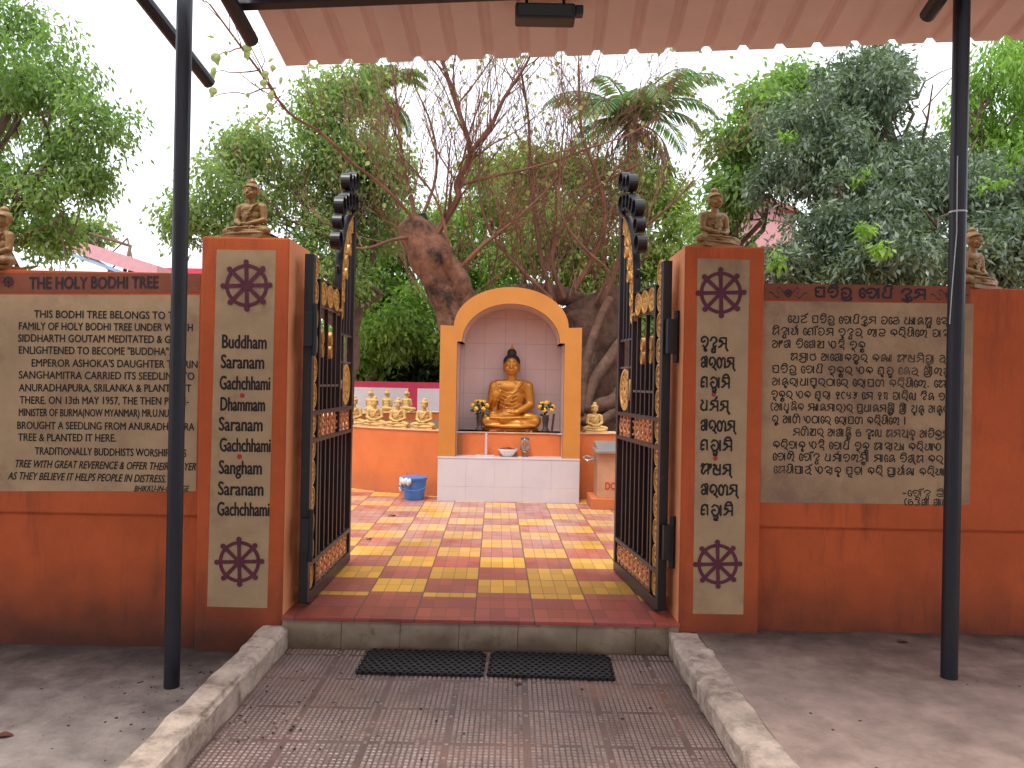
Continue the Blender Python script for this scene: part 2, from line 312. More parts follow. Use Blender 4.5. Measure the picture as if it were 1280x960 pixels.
# hand-drawn strokes for the Odia letters (unit cell, y up)
G = {
 'କ': (1, [[(.5,1),(.2,.85),(.08,.55),(.25,.3),(.45,.45),(.35,.62)],[(.5,1),(.85,.85),(.95,.5),(.75,.25),(.55,.4),(.62,.0)]]),
 'ଖ': (1.1, [[(.3,.15),(.1,.1),(.05,.5),(.2,.95),(.45,.9),(.5,.5),(.35,.35)],[(.5,.5),(.6,.1),(.8,.0),(1,.1)],[(1,1),(1,0)]]),
 'ଗ': (1, [[(.4,.1),(.12,.0),(.05,.35),(.15,.85),(.5,1),(.72,.85)],[(.75,1),(.78,0)],[(.12,.45),(.4,.5)]]),
 'ଘ': (1.1, [[(.05,.9),(.25,1),(.3,.7),(.1,.5),(.15,.08),(.55,.0),(.95,.05)],[(.95,1),(.95,0)],[(.45,.9),(.5,.5),(.75,.45),(.95,.6)]]),
 'ଙ': (1, [[(.1,.8),(.35,1),(.6,.8),(.35,.55),(.1,.3),(.4,0),(.8,.1),(.95,.5),(.8,.8)]]),
 'ଚ': (1, [[(.5,.45),(.3,.55),(.1,.35),(.3,.03),(.65,.0),(.9,.25),(.92,.65),(.7,.95),(.35,1),(.1,.8)]]),
 'ଛ': (1, [[(.1,.75),(.3,1),(.7,1),(.92,.7),(.75,.4),(.35,.4),(.2,.15),(.5,0),(.85,.1)]]),
 'ଜ': (1, [[(.6,.35),(.35,.25),(.1,.45),(.2,.85),(.55,1),(.88,.85),(.92,.4),(.65,.0),(.3,.0)]]),
 'ଟ': (.95, [[(.85,.95),(.5,.8),(.15,.85),(.05,.45),(.2,.08),(.5,0),(.82,.15),(.9,.5),(.7,.7)]]),
 'ଠ': (1, [[(.5,1),(.15,.85),(.03,.5),(.15,.13),(.5,0),(.85,.13),(.97,.5),(.85,.87),(.5,1)]]),
 'ଡ': (1, [[(.1,.9),(.5,.95),(.85,.8),(.6,.5),(.9,.3),(.6,.0),(.15,.1)]]),
 'ଣ': (1.25, [[(.55,.8),(.35,1),(.12,.85),(.03,.5),(.15,.1),(.45,.0),(.65,.3),(.68,.75),(.9,.98),(1.15,.8),(1.18,0)]]),
 'ତ': (1, [[(.08,.8),(.3,1),(.7,1),(.93,.7),(.9,.3),(.6,0),(.25,.05),(.12,.35),(.3,.55),(.5,.4)]]),
 'ଥ': (1.05, [[(.1,.95),(.3,.8),(.25,.5),(.05,.35),(.25,.05),(.6,.1),(.75,.4),(.7,.95)],[(.7,.95),(.95,.9),(.98,0)]]),
 'ଦ': (1, [[(.08,.65),(.3,.97),(.7,1),(.93,.7),(.65,.45),(.45,.28),(.6,.02),(.85,.2)]]),
 'ଧ': (1, [[(.15,1),(.3,.75),(.08,.5),(.1,.15),(.4,0),(.7,.12),(.8,.5)],[(.8,1),(.8,0)]]),
 'ନ': (1, [[(.12,.55),(.3,.85),(.55,1),(.8,.8),(.6,.5),(.25,.35),(.15,.1),(.4,.1),(.95,.45)],[(.9,.5),(.95,0)]]),
 'ପ': (1, [[(.35,.55),(.1,.6),(.12,.95),(.5,1),(.85,1)],[(.15,.6),(.12,.15),(.45,0),(.88,.05)],[(.88,1),(.88,0)]]),
 'ବ': (1, [[(.52,.62),(.3,.5),(.08,.56),(.12,.86),(.5,1.02),(.88,.85),(.93,.45),(.72,.08),(.48,.0),(.28,.14)]]),
 'ଭ': (1, [[(.1,.9),(.4,1),(.8,.95),(.95,.6),(.7,.35),(.3,.45),(.1,.2),(.4,0),(.9,.1)]]),
 'ମ': (1.1, [[(.0,.08),(.2,.1),(.48,.42),(.4,.68),(.14,.6),(.2,.92),(.6,1),(1.0,.97)],[(1.0,1),(1.0,-.02)],[(.46,.42),(1.0,.42)]]),
 'ଯ': (1.05, [[(.1,.9),(.3,1),(.5,.8),(.3,.5),(.1,.3),(.3,.02),(.65,.0),(.95,.1)],[(.95,1),(.95,0)]]),
 'ୟ': (1.05, [[(.1,.9),(.3,1),(.5,.8),(.3,.5),(.1,.3),(.3,.02),(.65,.0),(.95,.1)],[(.95,1),(.95,0),(1.1,-.15)]]),
 'ର': (1, [[(.5,.4),(.28,.2),(.08,.42),(.15,.84),(.5,1),(.85,.82),(.93,.42),(.7,.06),(.48,.05),(.75,.0),(1.04,-.24)]]),
 'ଲ': (1.1, [[(.5,.4),(.3,.2),(.08,.35),(.12,.8),(.4,1),(.58,.75),(.5,.4),(.7,.9),(.95,.9),(1.0,.4),(.8,.05),(1.1,-.1)]]),
 'ଳ': (1, [[(.1,.85),(.45,1),(.8,.85),(.6,.5),(.2,.45),(.1,.15),(.5,0),(.9,.2),(.95,.55)]]),
 'ଶ': (1, [[(.4,.45),(.18,.4),(.12,.12),(.35,.0),(.6,.15),(.62,.6),(.45,.95),(.2,.9),(.05,.65)],[(.45,.98),(.85,1),(.85,0)]]),
 'ଷ': (1.05, [[(.1,.9),(.35,1),(.4,.7),(.12,.4),(.2,.05),(.55,.0),(.95,.05)],[(.95,1),(.95,0)],[(.3,.2),(.65,.85),(.95,.9)]]),
 'ସ': (1.05, [[(.05,.75),(.2,1),(.4,.85),(.2,.5),(.1,.15),(.35,.0),(.6,.3),(.95,.45)],[(.95,1),(.95,0)],[(.4,.85),(.7,1),(.95,.98)]]),
 'ହ': (1, [[(.1,.7),(.3,1),(.7,1),(.9,.7),(.6,.45),(.3,.35),(.5,.15),(.85,.2),(.9,-.2)]]),
 'ଅ': (1.15, [[(.05,.85),(.3,1),(.55,.85),(.35,.55),(.08,.4),(.12,.05),(.5,0),(.7,.3),(.7,.9)],[(.7,.5),(1.0,.6)],[(1.02,1),(1.02,0)]]),
 'ଇ': (1, [[(.1,.9),(.5,1),(.8,.8),(.4,.55),(.1,.35),(.3,.02),(.7,.1),(.9,.5),(.75,.75)],[(.7,.1),(1,-.2)]]),
 'ଉ': (1, [[(.1,.9),(.5,1),(.85,.8),(.5,.55),(.2,.4),(.2,.1),(.6,.0),(1,.15)]]),
 'ଏ': (1, [[(-.15,.95),(.05,.45),(.3,.3),(.3,.85),(.6,1),(.9,.75),(.85,.25),(.5,0),(.3,.3)]]),
 'ଓ': (.9, [[(.6,.95),(.25,.9),(.05,.55),(.2,.1),(.5,0),(.8,.2),(.75,.6),(.45,.6),(.3,.4)]]),
 '୧': (.7, [[(.5,.6),(.25,.5),(.15,.8),(.4,1),(.65,.75),(.4,.3),(.3,.0),(.6,.05)]]),
 '୯': (.7, [[(.6,.9),(.3,1),(.1,.6),(.2,.2),(.5,.0)]]),
 '୫': (.8, [[(.1,.95),(.15,.5),(.5,.5),(.7,.9)],[(.5,.5),(.7,.2),(.3,.0)]]),
 '୬': (.8, [[(.2,1),(.5,.8),(.2,.55),(.6,.5),(.4,.1),(.1,.2)],[(.55,.5),(.75,1)]]),
 '୩': (.8, [[(.1,.9),(.3,.95),(.3,.1)],[(.3,.9),(.65,.95),(.65,.0)]]),
 '(': (.4, [[(.35,1.1),(.1,.75),(.1,.3),(.35,-.1)]]), ')': (.4, [[(.05,1.1),(.3,.75),(.3,.3),(.05,-.1)]]),
 '।': (.35, [[(.15,1.05),(.15,0)]]), '.': (.3, [[(.1,.1),(.18,.12)]]), '-': (.5, [[(.05,.45),(.4,.45)]]),
}
MATRA_R = {'ା': (.32, [[(.12,1),(.14,0)]]), 'ଂ': (.42, [[(.1,.9),(.3,1),(.32,.75),(.12,.72),(.1,.9)],[(.32,.8),(.1,.5)]]), 'ଃ': (.4, [[(.1,.8),(.25,.9),(.25,.65),(.1,.8)],[(.1,.2),(.25,.3),(.25,.05),(.1,.2)]])}
E_SIGN = (.62, [[(.5,.72),(.3,1),(.08,.8),(.05,.3),(.25,.0),(.5,.12),(.48,.42),(.28,.45)]])
def smooth_line(p, k=5):
    p = [Vector((a, b)) for a, b in p]
    if len(p) < 3: return p
    q = [p[0]*2-p[1]] + p + [p[-1]*2-p[-2]]; out = []
    for i in range(1, len(q)-2):
        for j in range(k):
            t = j/k; a, b, c, d = q[i-1], q[i], q[i+1], q[i+2]
            out.append(.5*((2*b)+(c-a)*t+(2*a-5*b+4*c-d)*t*t+(3*b-a-3*c+d)*t**3))
    out.append(p[-1]); return out
def odia_strokes(s):
    x = 0.; out = []; i = 0; H = '୍'
    def place(st, ox, oy, sx, sy): out.extend([[(ox+a*sx, oy+b*sy) for a, b in q] for q in st])
    while i < len(s):
        c = s[i]
        if c == ' ': x += .55; i += 1; continue
        if c == 'ଆ': s = s[:i] + 'ଅା' + s[i+1:]; c = 'ଅ'
        if c not in G: i += 1; continue
        reph = False
        if c == 'ର' and i+2 < len(s) and s[i+1] == H and s[i+2] in G: reph = True; i += 2; c = s[i]
        i += 1; subs = []; marks = []
        while i < len(s):
            if s[i] == H and i+1 < len(s) and s[i+1] in G: subs.append(s[i+1]); i += 2
            elif s[i] in 'ାିୀୁୂୃେୋୌଂଃଁ' or s[i] == H: marks.append(s[i]); i += 1
            else: break
        if any(m in 'େୋୌ' for m in marks): place(E_SIGN[1], x, 0, 1, 1); x += E_SIGN[0]
        w, st = G[c]; place(st, x, 0, 1, 1)
        for sb in subs:
            if sb == 'ର': place([[(.1,-.12),(.45,-.3),(.95,-.22),(.98,.02)]], x, 0, 1, 1)
            elif sb == 'ୟ': place([[(0,.6),(.25,.3),(.1,.05)],[(.35,.9),(.38,0)]], x+w, 0, 1, 1); w += .45
            else: place(G[sb][1], x+.25, -.5, .6, .42)
        for m in marks:
            if m in 'ିୀ': place([[(.2,1.02),(.35,1.28),(.75,1.3),(.95,1.05)]], x, 0, 1, 1)
            if m == 'ୀ' or m in 'ାୋୌ': place(MATRA_R['ା'][1], x+w, 0, 1, 1 if m != 'ୀ' else 1.2); w += .3
            if m == 'ୌ': place([[(-.4,1.1),(-.1,1.25),(.1,1.12),(.2,1.35)]], x+w, 0, 1, 1)
            if m == 'ୁ': place([[(.55,.0),(.45,-.2),(.62,-.42),(.75,-.28),(.6,-.15)]], x, 0, 1, 1)
            if m == 'ୂ': place([[(.45,.0),(.4,-.3),(.65,-.42),(.8,-.2)],[(.65,-.4),(.95,-.48)]], x, 0, 1, 1)
            if m == 'ୃ': place([[(.45,.0),(.35,-.22),(.6,-.2),(.72,-.48)]], x, 0, 1, 1)
            if m in 'ଂଃ': place(MATRA_R[m][1], x+w-.04, 0, 1, 1); w += MATRA_R[m][0]-.08
            if m == 'ଁ': place([[(.7,1.08),(.8,1.2),(1.0,1.2),(1.1,1.38)]], x, 0, 1, 1)
            if m == H: place([[(w-.1,.0),(w+.15,-.3)]], x, 0, 1, 1); w += .08
        if reph: place([[(.55,1.02),(.75,1.2),(.9,1.42)]], x, 0, 1, 1)
        x += w + .2
    return out, x - .2
def odia_line(mb, s, p0, p1, h, yoff, wt=.17, wob=.05):
    st, W = odia_strokes(s); p0, p1 = Vector(p0), Vector(p1); d = p1 - p0; k = 0
    sx = d.length / W
    for q in st:
        pl = smooth_line(q); vs = []; k += 1
        pl3 = [(p0 + d*(a.x/W), a.y) for a in pl]
        pts = [Vector((b.x, b.z + y*h + wob*h*mnoise.noise(Vector((b.x*9, 1.3, 7))))) for b, y in pl3]
        for i, p in enumerate(pts):
            t = pts[min(i+1, len(pts)-1)] - pts[max(i-1, 0)]
            t = t.normalized() if t.length > 1e-7 else Vector((1, 0))
            n = Vector((-t.y, t.x)); w = wt*h*.5*(.85 + .3*hash01(k, i//3))
            if i == 0: p = p - t*w*.6
            if i == len(pts)-1: p = p + t*w*.6
            vs += [(p.x+n.x*w, p0.y-yoff-.0002*(k % 4), p.y+n.y*w), (p.x-n.x*w, p0.y-yoff-.0002*(k % 4), p.y-n.y*w)]
        mb.add(vs, [(2*i, 2*i+1, 2*i+3, 2*i+2) for i in range(len(pts)-1)])

# ------------------------------------------------------------------ ground, path, floors
FR = 4.30          # front face of the boundary wall
def slab(x0, x1, y0, y1, z, t=.25): return MB().box((x0, y0, z-t), (x1, y1, z))
structure('ground', MB().add([(-300,-120,-.32),(300,-120,-.32),(300,500,-.32),(-300,500,-.32)], [(0,1,2,3)]), m_soil)
structure('yard_floor', slab(-9, -1.33, -7, FR+.4, -.03), m_conc)
structure('yard_floor', slab(1.06, 9, -7, FR+.4, .13), m_conc2)

def tile_mat():
    m = mat('studded_path_tile', (.17, .115, .105), .42, var=.25, vs=3, bump=.3, bs=120, dirt=(2.2, .50, .7), dcol=(.095, .07, .068), spec=.6)
    n, l = m.node_tree.nodes, m.node_tree.links; b = n['Principled BSDF']
    src = b.inputs['Base Color'].links[0].from_socket
    tc = n.new('ShaderNodeTexCoord'); no = n.new('ShaderNodeTexNoise'); no.inputs['Scale'].default_value = 1.5; no.inputs['Detail'].default_value = 6
    l.new(tc.outputs['Object'], no.inputs['Vector'])
    r = n.new('ShaderNodeMapRange'); r.inputs[1].default_value = .5; r.inputs[2].default_value = .72; r.inputs[4].default_value = .8; l.new(no.outputs['Fac'], r.inputs[0])
    mx = n.new('ShaderNodeMixRGB'); mx.inputs[2].default_value = (.30, .14, .065, 1); l.new(r.outputs[0], mx.inputs[0]); l.new(src, mx.inputs[1])
    br = n.new('ShaderNodeTexBrick'); br.offset = 0; br.inputs['Scale'].default_value = 1; br.inputs['Mortar Size'].default_value = .006
    br.inputs['Brick Width'].default_value = .336; br.inputs['Row Height'].default_value = .336; br.inputs['Mortar Smooth'].default_value = .6
    br.inputs['Color1'].default_value = (.75,.75,.78,1); br.inputs['Color2'].default_value = (1.15,1.05,1.0,1); br.inputs['Mortar'].default_value = (1.25,.85,.6,1)
    l.new(tc.outputs['Object'], br.inputs['Vector'])
    mu = n.new('ShaderNodeMixRGB'); mu.blend_type = 'MULTIPLY'; mu.inputs[0].default_value = 1; l.new(mx.outputs[0], mu.inputs[1]); l.new(br.outputs[0], mu.inputs[2])
    l.new(mu.outputs[0], b.inputs['Base Color']); return m
m_path = tile_mat()
PX0, PX1 = -1.24, .92
pm = slab(PX0, PX1, -7, FR+.02, 0)
pit = .336/14; rp = random.Random(5)
for i in range(int((PX1-PX0)/pit)):
    for j in range(int((FR-2.2)/pit)):
        x, y = PX0+.012+i*pit, 2.2+.004+j*pit
        if (i % 14) in (13,) or (j % 14) in (13,): 
            if rp.random() < .8: continue
        hgt = .0042*(.55+.6*rp.random()); a, c = .0082, .0055
        vs = [(x-a,y-a,.0003),(x+a,y-a,.0003),(x+a,y+a,.0003),(x-a,y+a,.0003),(x-c,y-c,hgt),(x+c,y-c,hgt),(x+c,y+c,hgt),(x-c,y+c,hgt)]
        pm.add(vs, [(4,5,6,7),(0,1,5,4),(1,2,6,5),(2,3,7,6),(3,0,4,7)])
po = structure('path', pm, m_path)
po.data.materials.append(mat('worn_stud_top', (.31, .225, .205), .36, var=.3, vs=4, dirt=(2.6, .50, .75), dcol=(.14, .085, .065)))
mi = np.zeros(len(po.data.polygons), dtype=np.int32); mi[6:] = 1; po.data.polygons.foreach_set('material_index', mi)
for (a, b, sd_) in (((-1.375, -1, -.03), (-1.225, FR+.02, .128), 3), ((.90, -1, 0), (1.075, FR+.0, .134), 11)):
    o = put('kerb', grid_box(a, b, .021, .0105, 7, sd_), m_kerb); o['kind'] = 'structure'

# step: tiled riser with a thin dark nosing and red paving on top
st = MB()
tx = [-1.262, -.93, -.60, -.27, .06, .39, .72, .962]
for a, b in zip(tx[:-1], tx[1:]): st.box((a+.0015, FR, .0), (b-.0015, FR+.03, .158))
m_riser = mat('stained_riser_tile', (.40, .31, .225), .35, var=.2, vs=4, dirt=(9, .52, .8), dcol=(.13, .085, .055), low=(.0, .16, (.12, .08, .05)))
structure('step', st, m_riser)
def paving(name, ca, cb, swap=.03, sub=4, tile=.335, worn=.3):
    m = bpy.data.materials.new(name); m.use_nodes = True; n, l = m.node_tree.nodes, m.node_tree.links
    b = n['Principled BSDF']; b.inputs['Roughness'].default_value = .36; b.inputs['Specular IOR Level'].default_value = .5
    tc = n.new('ShaderNodeTexCoord'); mp = n.new('ShaderNodeMapping'); mp.inputs['Scale'].default_value = (1/tile,)*3
    mp.inputs['Rotation'].default_value = (0, 0, rad(-1.2)); mp.inputs['Location'].default_value = (.28, .55, .01)
    l.new(tc.outputs['Object'], mp.inputs['Vector'])
    fl = n.new('ShaderNodeVectorMath'); fl.operation = 'FLOOR'; l.new(mp.outputs[0], fl.inputs[0])
    wn_ = n.new('ShaderNodeTexWhiteNoise'); wn_.noise_dimensions = '3D'; l.new(fl.outputs[0], wn_.inputs['Vector'])
    ch = n.new('ShaderNodeTexChecker'); ch.inputs['Scale'].default_value = 1; ch.inputs['Color1'].default_value = (1,1,1,1); ch.inputs['Color2'].default_value = (0,0,0,1)
    l.new(mp.outputs[0], ch.inputs['Vector'])
    lt = n.new('ShaderNodeMath'); lt.operation = 'LESS_THAN'; lt.inputs[1].default_value = swap; l.new(wn_.outputs['Value'], lt.inputs[0])
    df = n.new('ShaderNodeMath'); df.operation = 'SUBTRACT'; l.new(ch.outputs['Fac'], df.inputs[0]); l.new(lt.outputs[0], df.inputs[1])
    ab = n.new('ShaderNodeMath'); ab.operation = 'ABSOLUTE'; l.new(df.outputs[0], ab.inputs[0])
    mx = n.new('ShaderNodeMixRGB'); mx.inputs[1].default_value = (*ca, 1); mx.inputs[2].default_value = (*cb, 1); l.new(ab.outputs[0], mx.inputs[0])
    # per tile shade
    hv = n.new('ShaderNodeMapRange'); hv.inputs[3].default_value = .82; hv.inputs[4].default_value = 1.15; l.new(wn_.outputs['Value'], hv.inputs[0])
    mu = n.new('ShaderNodeMixRGB'); mu.blend_type = 'MULTIPLY'; mu.inputs[0].default_value = 1; l.new(mx.outputs[0], mu.inputs[1]); l.new(hv.outputs[0], mu.inputs[2])
    m42 = n.new('ShaderNodeMapping'); m42.inputs['Scale'].default_value = (sub, sub/2, 1); l.new(mp.outputs[0], m42.inputs['Vector'])
    f42 = n.new('ShaderNodeVectorMath'); f42.operation = 'FLOOR'; l.new(m42.outputs[0], f42.inputs[0])
    w42 = n.new('ShaderNodeTexWhiteNoise'); l.new(f42.outputs[0], w42.inputs['Vector'])
    h42 = n.new('ShaderNodeMapRange'); h42.inputs[3].default_value = .80; h42.inputs[4].default_value = 1.18; l.new(w42.outputs['Value'], h42.inputs[0])
    u42 = n.new('ShaderNodeMixRGB'); u42.blend_type = 'MULTIPLY'; u42.inputs[0].default_value = 1; l.new(mu.outputs[0], u42.inputs[1]); l.new(h42.outputs[0], u42.inputs[2]); mu = u42
    # foot-worn pale areas
    no = n.new('ShaderNodeTexNoise'); no.inputs['Scale'].default_value = 2.6; no.inputs['Detail'].default_value = 10; no.inputs['Roughness'].default_value = .72; l.new(tc.outputs['Object'], no.inputs['Vector'])
    rr = n.new('ShaderNodeMapRange'); rr.inputs[1].default_value = .38; rr.inputs[2].default_value = .62; rr.inputs[4].default_value = worn; l.new(no.outputs['Fac'], rr.inputs[0])
    # pale areas grow stronger further into the courtyard
    sy = n.new('ShaderNodeSeparateXYZ'); l.new(tc.outputs['Object'], sy.inputs[0]); ym = n.new('ShaderNodeMapRange'); ym.inputs[1].default_value = 5.3; ym.inputs[2].default_value = 6.7; ym.inputs[3].default_value = .15; ym.inputs[4].default_value = 1.15
    l.new(sy.outputs[1], ym.inputs[0]); yw = n.new('ShaderNodeMath'); yw.operation = 'MULTIPLY'; l.new(rr.outputs[0], yw.inputs[0]); l.new(ym.outputs[0], yw.inputs[1])
    mw = n.new('ShaderNodeMixRGB'); mw.inputs[2].default_value = (.50, .36, .33, 1); l.new(yw.outputs[0], mw.inputs[0]); l.new(mu.outputs[0], mw.inputs[1])
    br = n.new('ShaderNodeTexBrick'); br.offset = 0; br.inputs['Scale'].default_value = sub; br.inputs['Mortar Size'].default_value = .035; br.inputs['Mortar Smooth'].default_value = .3
    br.inputs['Brick Width'].default_value = 1; br.inputs['Row Height'].default_value = 2; l.new(mp.outputs[0], br.inputs['Vector'])
    md = n.new('ShaderNodeMixRGB'); md.inputs[2].default_value = (.16, .075, .05, 1)
    mf = n.new('ShaderNodeMath'); mf.operation = 'MULTIPLY'; mf.inputs[1].default_value = .6; l.new(br.outputs['Fac'], mf.inputs[0]); l.new(mf.outputs[0], md.inputs[0]); l.new(mw.outputs[0], md.inputs[1])
    b2 = n.new('ShaderNodeTexBrick'); b2.offset = 0; b2.inputs['Scale'].default_value = 1; b2.inputs['Mortar Size'].default_value = .014; b2.inputs['Brick Width'].default_value = 1; b2.inputs['Row Height'].default_value = 1
    l.new(mp.outputs[0], b2.inputs['Vector'])
    m4 = n.new('ShaderNodeMixRGB'); m4.inputs[2].default_value = (.12, .06, .04, 1); l.new(b2.outputs['Fac'], m4.inputs[0]); l.new(md.outputs[0], m4.inputs[1])
    l.new(m4.outputs[0], b.inputs['Base Color'])
    bp = n.new('ShaderNodeBump'); bp.inputs['Distance'].default_value = .004; bp.inputs['Strength'].default_value = .7; bp.invert = True; l.new(br.outputs['Fac'], bp.inputs['Height']); l.new(bp.outputs[0], b.inputs['Normal'])
    return m
m_pave = paving('red_yellow_paving', (.36, .08, .055), (.64, .33, .038), worn=.55)
m_pave_r = paving('red_paving', (.36, .075, .05), (.31, .065, .055), worn=.22)
structure('courtyard_floor', MB().box((-9, 4.735, -.1), (9, 18, .18)), m_pave)
structure('step', MB().box((-1.262, FR-.022, .158), (.962, 4.733, .181)), m_pave_r, bevel=.004)
structure('step', MB().box((-1.27, FR+.03, -.1), (.962, 4.733, .157)), m_soil)
# ------------------------------------------------------------------ boundary walls and pillars
Z_BAND = .722
def wheel(mb, c, r, y):
    mb.ring((c.x, y, c.z), r, r*.83, .002, 36)
    for k in range(8):
        a = k*PI/4 + rad(2); dx, dz = math.cos(a), math.sin(a)
        n = Vector((-dz, dx)); w0, w1 = r*.085, r*.10; k2 = .0003*(k % 4)
        R1 = r*1.12
        q = [(c.x+dx*r*.05+n.x*w0, y-.0014-k2, c.z+dz*r*.05+n.y*w0), (c.x+dx*r*.05-n.x*w0, y-.0014-k2, c.z+dz*r*.05-n.y*w0), (c.x+dx*R1-n.x*w1, y-.0014-k2, c.z+dz*R1-n.y*w1), (c.x+dx*R1+n.x*w1, y-.0014-k2, c.z+dz*R1+n.y*w1)]
        mb.add(q, [(0,1,2,3)])
        cc = (c.x+dx*r*1.08, y-.0026, c.z+dz*r*1.08); s = [(cc[0]+r*.135*math.cos(t*PI/4), cc[1]-k2, cc[2]+r*.135*math.sin(t*PI/4)) for t in range(8)]
        mb.add(s, [tuple(range(8))])
    mb.add([(c.x+r*.24*math.cos(t*PI/8), y-.0034, c.z+r*.24*math.sin(t*PI/8)) for t in range(16)], [tuple(range(16))])
def disc(mb, c, r, y, n=14): mb.add([(c.x+r*math.cos(2*PI*t/n), y, c.z+r*math.sin(2*PI*t/n)) for t in range(n)], [tuple(range(n))])
PXM = FR/FPX
def quad_panel(c4, y0, y1):      # four corners on the wall face, given thickness
    n = 4; return MB().add([(p.x, y0, p.z) for p in c4] + [(p.x, y1, p.z) for p in c4], [(0,1,2,3),(7,6,5,4),(0,4,5,1),(1,5,6,2),(2,6,7,3),(3,7,4,0)])

WY = FR + .035                    # upper wall face
def wall_block(x0, x1, label, z0):
    t = thing('boundary_wall', label, 'wall', ((x0+x1)/2, WY+.1, z0))
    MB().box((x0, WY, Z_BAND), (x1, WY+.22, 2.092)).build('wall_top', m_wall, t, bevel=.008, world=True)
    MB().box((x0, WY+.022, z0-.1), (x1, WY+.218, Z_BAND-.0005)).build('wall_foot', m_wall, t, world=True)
    return t
# left: English inscription
wl_ = wall_block(-6.5, -1.75, 'orange boundary wall lettered in English with The Holy Bodhi Tree', -.03)
hb = quad_panel([P(-60, 341, WY), P(251, 342, WY), P(250, 366, WY), P(-60, 366, WY)], WY-.0015, WY+.01).build('header_band', m_band, wl_, world=True)
mb = MB(); write_line(mb, 'THE HOLY BODHI TREE', P(37, 361, WY), P(198, 360, WY), 14.5*PXM, .0030, off=.034, wob=.04)
mb.build('lettering', m_navy, hb, world=True)
mb = MB(); wheel(mb, P(11, 352, WY), 6*PXM, WY-.0030); mb.build('wheel_emblem', m_navy, hb, world=True)
tp = quad_panel([P(-60, 368, WY), P(250, 369, WY), P(245, 614, WY), P(-60, 614, WY)], WY-.0015, WY+.01).build('text_panel', m_cream, wl_, world=True)
LEFT = [('THIS BODHI TREE BELONGS TO THE', 43, 397, 231, 399, 0), ('FAMILY OF HOLY BODHI TREE UNDER WHICH', 24, 412, 241, 414, 0),
 ('SIDDHARTH GOUTAM MEDITATED & GOT', 23, 427, 229, 429, 0), ('ENLIGHTENED TO BECOME "BUDDHA".', 24, 442, 213, 444, 0),
 ("EMPEROR ASHOKA'S DAUGHTER THERIN", 40, 458, 247, 460, 0), ('SANGHAMITRA CARRIED ITS SEEDLING TO', 24, 473, 243, 475, 0),
 ('ANURADHAPURA, SRILANKA & PLANTED IT', 24, 489, 239, 490, 0), ('THERE. ON 13th MAY 1957, THE THEN PRIME-', 25, 504.5, 236, 506, 0),
 ('MINISTER OF BURMA(NOW MYANMAR) MR.U.NU', 24, 520, 211, 521, 0), ('BROUGHT A SEEDLING FROM ANURADHAPURA', 22, 536, 243, 538, 0),
 ('TREE & PLANTED IT HERE.', 23, 551, 145, 552, 0), ('TRADITIONALLY BUDDHISTS WORSHIP THIS', 44, 568, 233, 571, 0),
 ('TREE WITH GREAT REVERENCE & OFFER THEIR PRAYER', 20, 584, 245, 588, .3), ('AS THEY BELIEVE IT HELPS PEOPLE IN DISTRESS.', 10, 599, 207, 603, .3),
 ('BHIKKU-IN-CHARGE', 168, 614, 237, 614, .35)]
mb = MB()
for s, u0, v0, u1, v1, sh in LEFT:
    write_line(mb, s, P(u0, v0, WY), P(u1, v1, WY), (9.2 if 'BHIKKU' not in s else 7)*PXM, .0030, sh, .022, .06)
mb.build('lettering', m_black, tp, world=True)
# right: Odia inscription
wr_ = wall_block(1.40, 6.8, 'orange boundary wall lettered in Odia script on a worn cream panel', .13)
hb = quad_panel([P(952, 354, WY), P(1213, 358, WY), P(1213, 379, WY), P(951, 375, WY)], WY-.0015, WY+.01).build('header_band', m_band, wr_, world=True)
mb = MB(); odia_line(mb, 'ପବିତ୍ର ବୋଧି ଦ୍ରୁମ', P(1018, 371, WY), P(1157, 373.5, WY), 11.5*PXM, .0030, .25)
for (u, sg) in ((985, 1), (1187, -1)):          # painted flourishes either side of the title
    c = P(u, 366.5 if sg > 0 else 369, WY)
    for s2 in (-1, 1):
        odia_pts = [(3*s2,0),(8*s2,3),(11*s2,7),(14*s2,3),(11*s2,-2),(14*s2,-6),(20*s2,0),(24*s2,.5)]
        pl = smooth_line(odia_pts)
        q = [Vector((c.x+a.x*PXM, WY-.0030, c.z+a.y*PXM)) for a in pl]
        mb.add([p + Vector((0,0,dz)) for p in q for dz in (.0032, -.0032)], [(2*i, 2*i+1, 2*i+3, 2*i+2) for i in range(len(q)-1)])
    wheel(mb, c, 4.5*PXM, WY-.0032)
mb.build('lettering', m_navy, hb, world=True)
tp = quad_panel([P(954, 376.5, WY), P(1217, 380, WY), P(1212, 631, WY), P(950, 628, WY)], WY-.0015, WY+.01).build('text_panel', m_cream_w, wr_, world=True)
